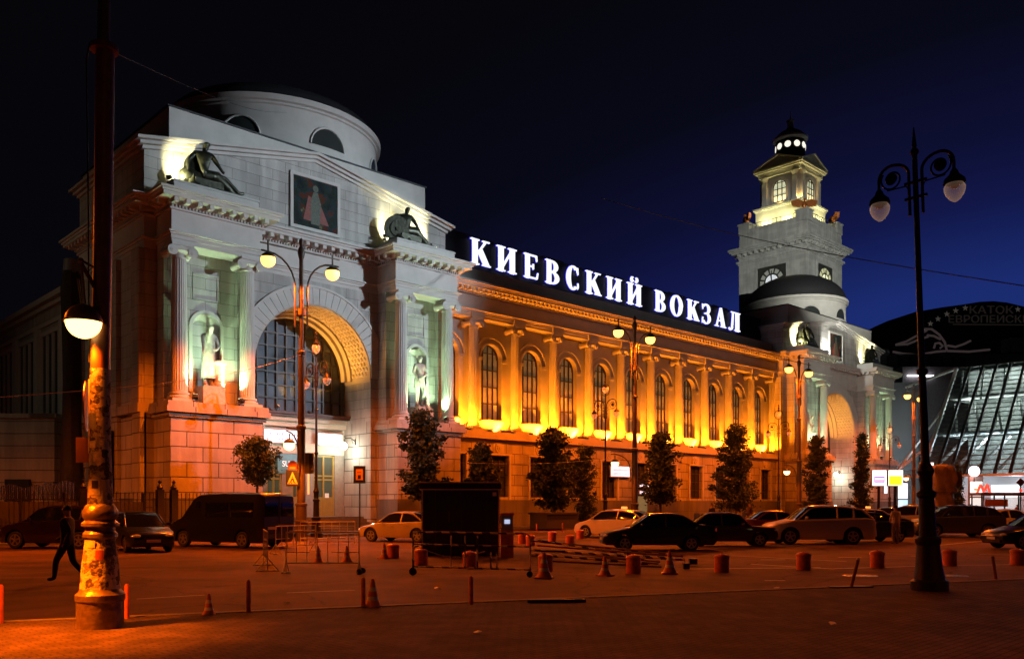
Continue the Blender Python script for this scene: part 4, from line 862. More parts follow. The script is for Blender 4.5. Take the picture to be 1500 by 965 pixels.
def scroll_lamp(x, y, lb, H=10.97, sp=1.05, top=True, z_side=8.25, gr=.22, lean=(0, 0), mat=IRON, sc=1.0):
    t = thing('scroll_street_lamp', lb, 'street lamp', (x, y, 0), 'ornate unlit scroll lamps'); mb = MB()
    zt = z_side + .9 * sc
    mb.lathe([(.36 * sc, 0), (.36 * sc, .22), (.30 * sc, .26), (.26 * sc, .5), (.22 * sc, .95), (.25 * sc, 1.0), (.25 * sc, 1.08), (.17 * sc, 1.14), (.15 * sc, 1.9), (.19 * sc, 1.95), (.19 * sc, 2.02), (.12 * sc, 2.08), (.13 * sc, 2.35), (.17 * sc, 2.45), (.13 * sc, 2.55), (.085 * sc, 2.65), (.07 * sc, 4.4), (.11 * sc, 4.45), (.11 * sc, 4.52), (.065 * sc, 4.56), (.05 * sc, zt)], (x, y), 18)
    mb.lathe([(.05, zt), (.09, zt + .05), (.045, zt + .1), (.04, H - .55 * sc)], (x, y), 10) if not top else None
    if not top: mb.ball((x, y, H - .5), .085, 10, 6); mb.lathe([(.04, H - .42), (.05, H - .38), (.01, H)], (x, y), 8)
    mb.build('shaft', mat, t, True)
    a = MB()
    for s in (-1, 1):
        yy = lambda v: y + s * v
        rr = sp * .36; zc = z_side + .30 * sc + rr; yc = sp - rr
        P_ = [(x, yy(.13 * sc), z_side - .3 * sc), (x, yy(.13 * sc), zc)] + [(x, yy(yc - (yc - .13 * sc) * math.cos(R(d))) if d < 90 else yy(yc + rr * math.sin(R(d - 90))), zc + rr * math.sin(R(d)) if d < 90 else zc + rr * math.cos(R(d - 90))) for d in range(15, 181, 15)] + [(x, yy(sp), z_side + .22)]
        a.tube(P_, .032 * sc, 8)
        a.tube([(x, yy(yc + rr * .85 * (1 - .0012 * d) * math.cos(R(-d + 40))), zc + rr * .85 * (1 - .0012 * d) * math.sin(R(-d + 40)) - .02) for d in range(0, 620, 20)], .02 * sc, 6)
        a.disc((x, yy(yc), zc), .11 * sc, 'x', 12, .04)
        a.tube([(x, yy(yc + .1), zc - rr * .85), (x, yy(yc * .4), zc - rr * .9), (x, yy(.13), zc - rr * 1.3)], .016 * sc, 6)
        a.lathe([(.03, .42), (.07, .36), (.09, .3), (.19 * sc, .2), (.21 * sc, .12)], (x, yy(sp)), 14, z=z_side)
        a.bar((x, yy(.22 * sc), zc - .2), (x, yy(-.02), zc - .2), .05 * sc); a.bar((x, yy(.22 * sc), z_side + .05), (x, yy(-.02), z_side + .05), .05 * sc)
    if top:
        rg = .42; zc = H - .95
        a.tube([(x, y + rg * math.sin(R(d)), zc + rg * math.cos(R(d))) for d in range(0, 361, 20)], .025, 6); a.tube([(x, y, zt), (x, y, zc - rg)], .035, 6)
        a.lathe([(.16, zc + .26), (.08, zc + .36), (.05, zc + .5), (.09, zc + .6), (.03, zc + .7), (.06, zc + .78), (.01, H)], (x, y), 12)
    a.build('scroll_arm', mat, t, True)
    for s in (-1, 1):
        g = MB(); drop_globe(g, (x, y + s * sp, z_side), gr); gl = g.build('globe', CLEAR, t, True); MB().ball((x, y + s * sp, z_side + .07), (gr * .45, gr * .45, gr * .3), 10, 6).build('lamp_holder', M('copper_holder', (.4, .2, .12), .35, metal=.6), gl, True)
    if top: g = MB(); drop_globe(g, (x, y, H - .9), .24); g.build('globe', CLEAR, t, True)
    return t
scroll_lamp(24.3, 40.3, 'ornate three globe scroll lamp standing before the near arch')
scroll_lamp(48.1, 40.3, 'ornate three globe scroll lamp left of the second tall lamp, before the wing')
scroll_lamp(72.8, 40.3, 'ornate three globe scroll lamp left of the third tall lamp, near the far portico')
scroll_lamp(97.3, 40.3, 'ornate three globe scroll lamp beside the white and yellow billboards')
p = at_depth(1478, 738, 128); scroll_lamp(p.x, p.y, 'ornate scroll lamp farthest right, in front of the glass mall')
p = G(1362, 866); t = scroll_lamp(p.x, p.y, 'big dark two globe scroll lamp nearest on the right of the square', 9.45, .74, False, 7.98, .2, mat=IRON)
t.rotation_euler = (0, R(-.9) * .72, 0); t.rotation_euler = Matrix.Rotation(R(-2.0), 3, Vector((CS, SN, 0))).to_euler()
# near left post with posters
PX, PY = G(147, 921)[:2]
NP = thing('poster_covered_lamp_post', 'nearest lamp post plastered with torn posters, one lit half globe lamp on its left', 'lamp post', (PX, PY, 0))
STK = M('torn_posters', (.3, .26, .2), .8, var=0, bump=.5, ns=30); nt = STK.node_tree; N = nt.nodes; L = nt.links
g = N.new('ShaderNodeTexCoord'); v = N.new('ShaderNodeTexVoronoi'); v.inputs['Scale'].default_value = 9; v.inputs['Randomness'].default_value = 1; v.distance = 'CHEBYCHEV'
nz = N.new('ShaderNodeTexNoise'); nz.inputs['Scale'].default_value = 14; nz.inputs['Detail'].default_value = 8
L.new(g.outputs['Object'], v.inputs['Vector']); L.new(g.outputs['Object'], nz.inputs['Vector'])
ad = N.new('ShaderNodeMath'); L.new(v.outputs['Color'], ad.inputs[0]); L.new(nz.outputs['Fac'], ad.inputs[1])
r_ = N.new('ShaderNodeValToRGB'); r_.color_ramp.interpolation = 'CONSTANT'; L.new(ad.outputs[0], r_.inputs[0]); e = r_.color_ramp.elements
e[0].position = 0; e[0].color = (.03, .02, .015, 1); e[1].position = .98; e[1].color = (.40, .36, .30, 1)
for p_, c_ in ((.62, (.05, .035, .022, 1)), (.78, (.17, .13, .09, 1)), (.86, (.03, .022, .016, 1)), (.9, (.28, .23, .17, 1))):
    x = e.new(p_); x.color = c_
L.new(r_.outputs[0], N['Principled BSDF'].inputs['Base Color'])
BB = M('bronzed_base', (.16, .12, .08), .35, metal=.5, var=.3, ns=12, bump=.3); mb = MB(); mb.lathe([(.20, 1.28), (.23, 1.31), (.23, 1.36), (.20, 1.40), (.20, 1.45), (.25, 1.47), (.25, 1.51), (.2, 1.55)], (PX, PY), 28)
MB().lathe([(.315, 0), (.315, .40), (.33, .42), (.33, .50), (.29, .54), (.27, .58)], (PX, PY), 28).build('base', BB, NP, True); mb.lathe([(.2, 1.55), (.235, 1.60), (.24, 1.67), (.2, 1.75), (.17, 1.78)], (PX, PY), 28); mb.build('collar', BB, NP, True)

MB().lathe([(.27, .58), (.245, .9), (.20, 1.28)], (PX, PY), 28).build('poster_band', STK, NP, True)
MB().lathe([(.17, 1.78), (.155, 2.2), (.14, 2.8), (.135, 3.7)], (PX, PY), 28).build('poster_sleeve', STK, NP, True)
tx = .10; tp = (PX + tx * SN * .7, PY - tx * CS * .7)
RP = M('red_brown_paint', (.16, .06, .035), .38, var=.3, ns=7, bump=.1, spec=.7)
mb = MB(); mb.tube([(PX, PY, 3.65), (PX + .03, PY - .03, 5.9), (PX + .05, PY - .05, 8.25)], [.13, .125, .125], 20); mb.tube([(PX + .04, PY - .04, 8.22), (PX + .04, PY - .04, 8.3)], [.19, .185], 20); mb.build('shaft', RP, NP, True)
MB().tube([(PX + .03, PY - .03, 8.3), (PX + .09, PY - .09, 13.2)], [.085, .07], 14).build('upper_shaft', POSTM, NP, True)
r3 = Vector((SN, -CS, 0)); f3 = Vector((CS, SN, 0)); pc = Vector((PX, PY, 0))
mb = MB(); mb.tube([pc - r3 * .15 + Vector((0, 0, 8.35)), pc - r3 * .2 + Vector((0, 0, 8.1)), pc - r3 * .17 + Vector((0, 0, 6)), pc - r3 * .16 + Vector((0, 0, 3.8))], .012, 6); mb.build('cable', BLACKP, NP)
lc = pc - r3 * .13 - f3 * .22 + Vector((0, 0, 4.33)); mb = MB()
mb.tube([pc - f3 * .05 + Vector((0, 0, 4.75)), lc + Vector((-.0, 0, .83)) - r3 * .04], .03, 8); mb.tube([lc + Vector((0, 0, .86)) - r3 * .04, lc + Vector((0, 0, .25)) + r3 * .02], .022, 6); mb.tube([lc + Vector((0, 0, .84)), pc + Vector((0, 0, 5.1)), pc + Vector((0, 0, 4.4))], .02, 6)
mb.tube([lc + Vector((0, 0, .6)) - r3 * .08, lc + Vector((0, 0, .22)) - r3 * .02], .018, 6); mb.ball(lc + Vector((0, 0, .85)) - r3 * .04, .045, 8, 6); mb.build('bracket', RP, NP, True)
g = MB(); k = MB(); g.ball(lc, .235, 24, 10, -1, .02); k.ball(lc, .245, 24, 8, .0, 1); k.lathe([(.255, lc.z - .012), (.255, lc.z + .02)], (lc.x, lc.y), 24); gl = g.build('globe', emis('near_sodium_globe', (1, .62, .16), 5), NP, True); k.build('cap', RP, gl, True)
spot(lc - Vector((0, 0, .28)), lc - Vector((0, 0, 4)) - f3 * 2.0, 430, SOD, 165, .3, .1, NP)
# sign plates fixed to the near post, seen from behind
t = NP; mb = MB(); c = pc - r3 * .20 + Vector((0, 0, 3.17)); mb.disc(c, .36, r3 * .94 + f3 * .35, 30, .015); mb.build('round_sign', M('sign_back', (.30, .13, .06), .4, metal=.4, var=.2), t)
MB().tube([pc - r3 * .13 - f3 * .05 + Vector((0, 0, 2.5)), pc - r3 * .13 - f3 * .05 + Vector((0, 0, 3.55))], .018, 8).build('sign_tube', M('pale_tube', (.6, .5, .35), .4), t)
MB().obox(c + Vector((0, 0, -.62)) + r3 * .01, (.30, .015, .36), R(-38)).build('square_sign', M('sign_back', (.30, .13, .06)), t)
rnd = random.Random(4)
for i, (a_, z, w, h, col) in enumerate(((-.1, 2.02, .17, .22, (.55, .5, .42)), (.4, 1.05, .11, .17, (.34, .06, .04)), (-.6, 1.02, .10, .10, (.7, .16, .05)), (.1, .86, .12, .15, (.03, .025, .02)), (-.3, 2.95, .14, .22, (.2, .24, .36)), (.2, 2.45, .12, .13, (.5, .42, .3)), (-.25, 2.62, .1, .1, (.45, .4, .35)), (-.15, 1.22, .12, .1, (.5, .45, .38)))):
    rr_ = (.16 if z > 1.7 else .25 - (z - .7) * .07) + .008; d = (-f3 * math.cos(a_) + r3 * math.sin(a_)); u_ = r3 * math.cos(a_) + f3 * math.sin(a_)
    c = pc + d * rr_ + Vector((0, 0, z)); mb = MB(); vs = []
    for j in range(5):
        aa = a_ + (j - 2) / 4 * (w / rr_); dd = -f3 * math.cos(aa) + r3 * math.sin(aa)
        vs += [pc + dd * rr_ + Vector((0, 0, z - h / 2)), pc + dd * (rr_ - .004) + Vector((0, 0, z + h / 2))]
    mb.add(vs, [(2 * j, 2 * j + 2, 2 * j + 3, 2 * j + 1) for j in range(4)]); mb.build('poster', M('poster_paper_%d' % i, col, .8, var=.3, ns=22), NP)
    if i == 0:
        mb = MB(); vs = []
        for j in range(3):
            aa = a_ + .12 + (j - 1) / 2 * (.09 / rr_); dd = -f3 * math.cos(aa) + r3 * math.sin(aa); vs += [pc + dd * (rr_ + .004) + Vector((0, 0, z - .02)), pc + dd * (rr_ + .004) + Vector((0, 0, z + .09))]
        mb.add(vs, [(0, 2, 3, 1), (2, 4, 5, 3)]); mb.build('poster_picture', M('poster_ink', (.03, .02, .02), .7), NP)
# assumed floodlight mast, unseen at the right (lights the porticoes and the tower)
MX, MY = 55.0, 6.0
t = thing('added_floodlight_mast', 'tall mast of white floodlights at the right of the square', 'floodlight mast', (MX, MY, 0))
MB().lathe([(.3, 0), (.3, 1), (.16, 1.1), (.1, 22)], (MX, MY), 12).build('shaft', POSTM, t, True); MB().bar((MX - 1.2, MY, 22), (MX + 1.2, MY, 22), .1).build('crossarm', POSTM, t)
for i, (dx, tg, P, an, cl) in enumerate(((-.9, (28, 46, 16.5), 72000, 38, (.72, .86, 1.0)), (-.3, (64, 47, 15), 1500, 50, (.9, .92, 1)), (.3, (98, 47, 15), 36000, 22, (1, .95, .86)), (.9, (116, 61, 34), 175000, 22, (.95, .97, .88)))):
    c = Vector((MX + dx, MY, 22.2)); d = (Vector(tg) - c).normalized(); Q = d.to_track_quat('Y', 'Z').to_matrix(); MB().obox(c, (.5, .35, .4), M4=Q).build('floodlight', FLB, t); MB().obox(c + d * .19, (.44, .02, .34), M4=Q).build('lens', emis('mast_lens', COOL, 6), t)
    spot(c + d * .25, tg, P, cl, an, .9, .25, t)
t = thing('added_floodlight_mast', 'tall mast with one white floodlight at the left of the square', 'floodlight mast', (-8, 54, 0)); MB().lathe([(.3, 0), (.3, 1), (.16, 1.1), (.1, 18)], (-8, 54), 12).build('shaft', POSTM, t, True); MB().obox((-7.8, 54, 18.1), (.4, .5, .4)).build('floodlight', FLB, t)
spot((-7.5, 54, 18.1), (18, 60, 9), 1000, (1, .84, .52), 80, .9, .2, t)  # mast added out of view as fill for the dim flank and side wing
# unseen sodium lamps added around the square to light ground and flank
for i, (x, y, lb) in enumerate(((-1, -3, 'tall twin lamp of the square standing left behind the viewer'), (16, -6, 'tall twin lamp of the square standing right behind the viewer'), (48, 10, 'tall twin lamp of the square standing far right'), (0, 38, 'tall twin lamp standing left of the station flank'))):
    tall_lamp(x, y, lb, wide=(105, 105, 130, 160)[i], P=(2300, 2300, 3800, 13000)[i], armP=15)
p = at_depth(-230, 738, 10.4); t = thing('added_half_globe_lamp', 'low half globe lamp standing just outside the left edge', 'lamp post', (p.x, p.y, 0))  # lamp added out of view to throw the bright strip across the foreground
MB().lathe([(.31, 0), (.31, .5), (.2, 1.3), (.13, 1.8), (.1, 5.2)], (p.x, p.y), 16).build('shaft', RP, t, True); lc = Vector((p.x + .4, p.y, 4.5)); g = MB(); k = MB(); half_lamp(k, g, lc, .25); gl = g.build('globe', SODIUM, t, True); k.build('cap', RP, gl, True); MB().bar((p.x, p.y, 5.1), (lc.x, lc.y, 4.95), .05).build('bracket', RP, t)
spot(lc - Vector((0, 0, .35)), at_depth(60, 738, 11.3) - Vector((0, 0, EYE)), 11000, SOD, 58, 1, .1, t)
# ================================================================ TREES
def tree(px, Y, h, w, z0, lb, seed, shape='maple', leaves=2600, lm=LEAFD, ls=.23, kind='tree'):
    w *= .86; x = xat(px, Y); rnd = random.Random(seed); t = thing('street_tree', lb, kind, (x, Y, 0), 'young trees along the station pavement')
    tk = MB(); N_ = 8; P_ = [(x + rnd.uniform(-.05, .05), Y + rnd.uniform(-.05, .05), .1 + (h * .93) * i / N_) for i in range(N_ + 1)]; tk.tube(P_, [.11 - .09 * i / N_ for i in range(N_ + 1)], 8)
    cl = []
    def prof(t_):
        if shape == 'maple': return .35 + .65 * math.sin(math.pi * min(1, (t_ * .78 + .22)) ** .9) if t_ < .6 else .35 + .62 * (1 - t_) / .4 * .9
        if shape == 'cypress': return .55 + .45 * math.sin(math.pi * (t_ * .8 + .15))
        if shape == 'cone': return max(.12, 1 - t_ * .88) * (.7 + .3 * math.sin(t_ * 30))
        return max(.15, math.sqrt(max(0, 1 - (2 * t_ - 1) ** 2)))
    nb = 38 if shape != 'ball' else 60
    for i in range(nb):
        t_ = (i + rnd.random()) / nb; z = z0 + (h - z0) * t_; a = i * 2.4 + rnd.uniform(-.4, .4); r = w / 2 * prof(t_) * rnd.uniform(.45, 1.28)
        if shape == 'maple' and rnd.random() < .16: r *= 1.25
        base = Vector((x, Y, max(z0 * .85, z - r * .5))); tip = Vector((x + r * math.cos(a), Y + r * math.sin(a), min(h, z + (.15 if shape != 'maple' else -.05) * r)))
        tk.tube([base, (base + tip) / 2 + Vector((0, 0, .08)), tip], [.025, .018, .008], 5)
        for q in range(3 if r > w * .18 else 2): cl.append((base.lerp(tip, 1 - q * .36), (.11 + .12 * rnd.random()) * (w / 2.4) * (1.25 if q else 1)))
    tk.build('trunk', BARK, t, True); cr = MB(); per = int(leaves * 2.6) // len(cl)
    for c, s in cl:
        for _ in range(per):
            p = c + Vector((rnd.gauss(0, s), rnd.gauss(0, s), rnd.gauss(0, s * .8))); u = Vector((rnd.gauss(0, 1), rnd.gauss(0, 1), rnd.gauss(0, .5))).normalized(); v_ = u.cross(Vector((rnd.gauss(0, 1), rnd.gauss(0, 1), rnd.gauss(0, 1)))).normalized()
            k = ls * rnd.uniform(.6, 1.2) * .5; cr.add([p - u * k, p + v_ * k * .7 - u * k * .1, p + u * k, p - v_ * k * .7 - u * k * .1], [(0, 1, 2, 3)])
    cr.build('crown', [lm], t); return t
tree(377, 41.5, 5.1, 2.15, 3.0, 'small ball crowned tree lit orange above the black van', 1, 'ball', 3000, LEAF, .15)
tree(619, 41.6, 7.3, 3.0, 2.5, 'tall maple in leaf behind the navy kiosk, before the near portico', 2, 'maple', 4200)
tree(706, 41.6, 5.5, 2.2, 1.8, 'rounded small tree peeping over the right half of the navy kiosk roof', 3, 'ball', 3000)
tree(811, 41, 6.9, 2.9, 1.8, 'broad dark tree in the black planter', 4, 'maple', 4600)
tree(856, 41, 5.9, 1.9, .5, 'dense columnar dark evergreen beside the planter tree', 5, 'cypress', 4600, LEAFD, .12)
tree(968, 41, 7.3, 3.1, 2.2, 'maple right of the second tall lamp, before the wing', 6, 'maple', 3400)
tree(1078, 41, 8.6, 3.6, 1.6, 'large maple above the brown sedan, near the end of the wing', 7, 'maple', 4400)
tree(1196, 41, 8.4, 2.7, 1.6, 'slim dark maple beside the third tall lamp at the far portico', 8, 'maple', 3600)
tree(1263, 41, 9.2, 3.1, 1.6, 'slim conical tree before the right half of the far portico', 9, 'cone', 3600)
p = at_depth(1402, 738, 100); tree(1402, p.y, 6.2, 3.0, .8, 'small conical tree beside the tarpaulin wrapped statue', 10, 'cone', 3000)
p = G(812, 777); t = thing('planter', 'long black planter box at the foot of the broad dark tree', 'planter', (xat(812, 40.6), 40.6, 0)); X0 = xat(812, 40.6)
mb = MB(); mb.obox((X0, 40.6, .62), (3.1, 1.6, 1.0)); mb.obox((X0, 40.6, 1.15), (3.3, 1.8, .1)); mb.build('box', M('dark_planter', (.03, .025, .02), .7, var=.2), t); MB().obox((X0, 40.6, 1.2), (3.0, 1.5, .04)).build('soil', BARK, t)
# ================================================================ VEHICLES
def prof_at(P, t):
    for i in range(len(P) - 1):
        if P[i][0] <= t <= P[i + 1][0]:
            k = (t - P[i][0]) / max(1e-6, P[i + 1][0] - P[i][0]); k = k * k * (3 - 2 * k) if len(P[i]) > 2 else k; return P[i][1] + (P[i + 1][1] - P[i][1]) * k
    return P[-1][1]
def car(name, lb, cat, loc, head, L_, W_, H_, body, cab, paint, wb=(.17, .79), wr=.31, grp='cars parked and passing before the station', roofx=None, light=None, tail=None, taxi=False, van=False, grille=True):
    """x runs from the nose (0) to the tail (L_); body = top line of bonnet, belt and boot; cab = roof line"""
    t = thing(name, lb, cat, (0, 0, 0), grp); hw = W_ / 2; ns = 64
    wx = [wb[0] * L_, wb[1] * L_]; xs = sorted(set([L_ * i / ns for i in range(ns + 1)] + [w + wr * 1.18 * math.cos(R(d)) for w in wx for d in range(0, 181, 20)]))
    mb = MB(); ring = 13
    for x in xs:
        u = x / L_; e = min(u, 1 - u); tp = 1 - (.20 if u < .5 else .13) * max(0, 1 - e / .12) ** 2.2; w = hw * tp; zt = prof_at(body, u)
        zb = .22 + (.16 * max(0, 1 - e / .03)); arch = 0
        for q in wx:
            if abs(x - q) < wr * 1.18: arch = max(arch, wr + math.sqrt(max(0, (wr * 1.18) ** 2 - (x - q) ** 2)))
        z1 = max(zb, arch); zt = max(zt, z1 + .1); zm = max(z1 + .02, zt * .56)
        H1 = [(0, z1), (w * .82, z1), (w * .97, z1 + .01), (w, z1 + (zm - z1) * .5), (w * 1.0, zm), (w * .965, zt - .05 if zt - .05 > zm else zm + .01), (w * .87, zt), ]
        half = H1; pts = [(-y, z) for y, z in half[::-1]] + [(y, z) for y, z in half[1:]] 
        mb.v += [(x, y, z) for y, z in pts]
    n_ = 13
    for i in range(len(xs) - 1):
        for j in range(n_):
            a_, b_ = i * n_ + j, i * n_ + (j + 1) % n_; c_, d_ = b_ + n_, a_ + n_
            lo = j in (4, 5, 6, 7)
            mb.f.append((a_, b_, c_, d_)); mb.m.append(1 if lo else 0)
    mb.f.append(tuple(range(n_))); mb.m.append(0); k_ = (len(xs) - 1) * n_; mb.f.append(tuple(range(k_ + n_ - 1, k_ - 1, -1))); mb.m.append(0)
    mb.build('body', [paint, BLACKP], t, True, ang=32)
    # greenhouse
    if cab:
        x0, x1 = cab[0][0], cab[-1][0]; xc = [x0 + (x1 - x0) * i / 28 for i in range(29)] ; g = MB(); nb = 7
        for u in xc:
            zr = prof_at(cab, u); zb_ = prof_at(body, u) - .03; s = (zr - zb_) / max(.01, (H_ - zb_)); s = max(0, min(1, s))
            w0 = hw * .87; w1 = hw * (.87 - .17 * s); zr = max(zr, zb_ + .005)
            g.v += [(u * L_, -w0, zb_), (u * L_, -w1, max(zb_, zr - .05)), (u * L_, -w1 + .12, zr), (u * L_, 0, zr + .02), (u * L_, w1 - .12, zr), (u * L_, w1, max(zb_, zr - .05)), (u * L_, w0, zb_)]
        for i in range(28):
            for j in range(6): a_ = i * nb + j; g.f.append((a_, a_ + 1, a_ + 1 + nb, a_ + nb)); g.m.append(0)
        g.build('windows', CARGL, t, True, ang=50)
        ra, rb = roofx; r = MB(); xr = [ra + (rb - ra) * i / 12 for i in range(13)]
        for u in xr:
            zr = prof_at(cab, u); w1 = hw * .70; r.v += [(u * L_, -w1 - .012, zr - .055), (u * L_, -w1 + .11, zr + .012), (u * L_, 0, zr + .035), (u * L_, w1 - .11, zr + .012), (u * L_, w1 + .012, zr - .055)]
        for i in range(12):
            for j in range(4): a_ = i * 5 + j; r.f.append((a_, a_ + 1, a_ + 6, a_ + 5)); r.m.append(0)
        r.build('roof', paint, t, True)
        pm = MB(); zbf = lambda u: prof_at(body, u) - .02
        for s in (-1, 1):
            def edge(ua, ub, n=6):
                out = []
                for i in range(n + 1):
                    u = ua + (ub - ua) * i / n; zr = prof_at(cab, u); zb_ = zbf(u); k = max(0, min(1, (zr - zb_) / (H_ - zb_))); out.append((u * L_, s * hw * (.875 - .17 * k), max(zb_, zr - .045)))
                return out
            pm.tube(edge(x0, ra), .032, 6); pm.tube(edge(rb, x1), .045, 6); pm.tube(edge(ra, rb), .026, 6)
            for u, th in (((ra + rb) / 2 + .01, .04),) + (((rb - .035, .05),) if H_ > 1.3 and rb > .8 else ()):
                zr = prof_at(cab, u); pm.tube([(u * L_, s * hw * .875, zbf(u)), (u * L_ + .02, s * hw * .71, zr - .05)], th, 6)
        pm.build('pillars', paint, t, True)
    # lamps, mirrors, bumpers, handles, wheels
    zf = prof_at(body, .03)
    for s in (-1, 1):
        MB().ball((.11 * L_ / 4.4 + .06, s * hw * .66, zf * .86), (.17, .20, .085), 12, 8).build('headlight', light or M('headlight_glass', (.55, .55, .5), .12, var=0, spec=1, coat=1), t, True)
        MB().ball((L_ - .12, s * hw * .74, prof_at(body, .97) * .82), (.13, .14, .12), 10, 7).build('taillight', tail or M('taillight_red', (.45, .02, .01), .2, var=0, emit=(1, .08, .02), es=.12), t, True)
        if cab: x_ = (cab[0][0] + .06) * L_; mm = MB(); mm.ball((x_ + .12, s * (hw + .06), prof_at(body, cab[0][0]) + .09), (.07, .10, .07), 10, 6); mm.bar((x_ + .1, s * hw * .86, prof_at(body, .3) - .02), (x_ + .12, s * hw, prof_at(body, .3) + .05), .03); mm.build('mirror', paint, t, True)
    mb = MB(); mb.obox((.035, 0, zf * .72), (.06, hw * .8, .09)); mb.obox((.03, 0, .33), (.07, hw * 1.2, .13)); mb.build('grille', BLACKP, t)
    MB().obox((-.012, 0, .44), (.02, .50, .11)).build('number_plate', M('plate_white', (.6, .6, .55), .5), t); 
    mb = MB(); [mb.obox((u * L_, s * hw * 1.0, prof_at(body, u) * .82), (.16, .03, .03)) for u in (.46, .66) for s in (-1, 1)]; mb.build('handles', paint, t)
    for q in wx:
        for s in (-1, 1):
            yc = s * (hw - .13); c = MB(); c.v = []; pr = [(wr * .62, -.09), (wr * .9, -.10), (wr, -.07), (wr, .07), (wr * .9, .10), (wr * .62, .09)]
            c.lathe(pr, n=26); c.v = [(x + q, z * 1.0 + yc, y + wr) for x, y, z in c.v]; wh = c.build('wheel', RUB, t, True)
            r = MB(); r.disc((q, yc + s * .03, wr), wr * .64, 'y', 22, .08); 
            ri = r.build('rim_shadow', BLACKP, wh)
            r = MB(); r.lathe([(wr * .56, -.015), (wr * .66, -.015), (wr * .66, .015), (wr * .56, .015)], n=24); r.v = [(x + q, z + yc + s * .085, y + wr) for x, y, z in r.v]
            for k in range(5):
                a_ = R(72 * k + 18); r.bar((q, yc + s * .08, wr), (q + wr * .6 * math.cos(a_), yc + s * .08, wr + wr * .6 * math.sin(a_)), .03, wr * .2)
            r.disc((q, yc + s * .085, wr), wr * .16, 'y', 12, .03); r.build('rim', ALLOY, wh)
    MB().obox((L_ / 2, 0, .35), (L_ * .86, W_ * .62, .22)).build('underbody', BLACKP, t)
    if taxi:
        MB().obox(((roofx[0] + roofx[1]) / 2 * L_, 0, H_ + .09), (.14, .36, .12)).build('taxi_light', emis('taxi_orange', (1, .35, .06), 1.5), t)
    # place: nose points along head (radians), loc = centre on the ground
    c, s_ = math.cos(head + math.pi), math.sin(head + math.pi); t.rotation_euler = (0, 0, head + math.pi)
    t.location = (loc[0] - c * L_ / 2, loc[1] - s_ * L_ / 2, 0); return t
def paint(name, col, met=.4, rough=.28): return M(name, col, rough, metal=met, var=.03, spec=.5, coat=.15 if name.startswith('black') else .5)
LEFT = IMG + math.pi
SED = [(0, .52), (.02, .66), (.10, .76, 1), (.27, .90), (.5, .93), (.80, .98), (.9, 1.0), (.985, .95), (1, .6)]
SEDC = [(.25, .90), (.40, 1.36, 1), (.47, 1.41), (.62, 1.41), (.70, 1.36), (.84, .99)]
HAT = [(0, .5), (.02, .70), (.10, .82, 1), (.25, .96), (.5, .98), (.9, 1.02), (.985, .98), (1, .5)]
HATC = [(.22, .95), (.38, 1.42, 1), (.46, 1.48), (.70, 1.46), (.84, 1.36), (.97, 1.02)]
SUV = [(0, .6), (.015, .82), (.08, .95, 1), (.26, 1.10), (.5, 1.13), (.9, 1.18), (.985, 1.12), (1, .6)]
SUVC = [(.24, 1.08), (.38, 1.62, 1), (.46, 1.70), (.72, 1.68), (.87, 1.56), (.965, 1.18)]
BLK = paint('black_car_paint', (.006, .006, .006), .0, .3)
def cp(x0, x1, y): return G((x0 + x1) / 2, y)
car('sedan_car', 'black saloon with pale plastic headlight parked side on behind the cones', 'car', cp(882, 1043, 805), LEFT, 4.35, 1.68, 1.42, SED, SEDC, BLK, (.19, .77), .29, roofx=(.42, .67))
car('sedan_car', 'brown black old saloon facing right behind the black saloon', 'car', cp(1000, 1126, 799), LEFT + math.pi + R(-4), 4.1, 1.62, 1.42, [(0, .6), (.02, .80), (.26, .86), (.8, .90), (.98, .88), (1, .6)], [(.27, .86), (.38, 1.34), (.44, 1.40), (.66, 1.40), (.72, 1.36), (.86, .92)], paint('brown_car_paint', (.035, .012, .008), .1), (.19, .79), .29, roofx=(.41, .69))
car('suv_car', 'silver grey crossover parked side on beside the man in white', 'car', cp(1121, 1273, 796), LEFT, 4.68, 1.89, 1.73, SUV, SUVC, paint('silver_paint', (.62, .57, .50), .35), (.18, .77), .36, roofx=(.42, .82))
car('hatchback_car', 'black coupe half hidden behind the silver crossover', 'car', G(1288, 794) + Vector((.2, .8, 0)), LEFT + R(10), 4.3, 1.7, 1.4, HAT, [(.24, .95), (.4, 1.34, 1), (.5, 1.38), (.62, 1.36), (.95, 1.02)], BLK, (.19, .80), .31, roofx=(.42, .62))
car('suv_car', 'dark grey crossover with red tail lamps right of the near scroll lamp', 'car', cp(1338, 1460, 786), LEFT, 4.75, 1.85, 1.69, SUV, SUVC, paint('dark_grey_paint', (.045, .04, .038), .5), (.18, .78), .35, roofx=(.42, .82))
car('hatchback_car', 'white hatchback facing right at the right edge of the street', 'car', cp(1446, 1500, 783), LEFT + math.pi + R(20), 4.0, 1.66, 1.45, HAT, HATC, paint('white_car_paint', (.62, .60, .55), .0), (.18, .8), .29, roofx=(.42, .8))
car('suv_car', 'silver off roader with glowing brake lamps behind the man in white', 'car', G(1336, 782), LEFT + R(-50), 4.4, 1.75, 1.68, SUV, SUVC, paint('grey_silver_paint', (.3, .28, .25), .5), (.18, .78), .33, roofx=(.42, .82), tail=M('brake_light', (.5, .05, .02), .3, emit=(1, .3, .1), es=2))
car('taxi_car', 'pale taxi with orange roof lamp behind the silver crossover', 'taxi', G(1268, 776), LEFT + R(15), 4.4, 1.7, 1.47, SED, SEDC, paint('pale_taxi_paint', (.45, .42, .36), .2), (.19, .78), .3, roofx=(.42, .67), taxi=True)
car('hatchback_car', 'white estate taxi with orange roof lamp facing left by the planter', 'taxi', G(903, 787), LEFT + R(-40), 4.5, 1.84, 1.5, HAT, HATC, paint('cream_taxi_paint', (.62, .58, .50), .1), (.19, .78), .31, roofx=(.42, .8), taxi=True)
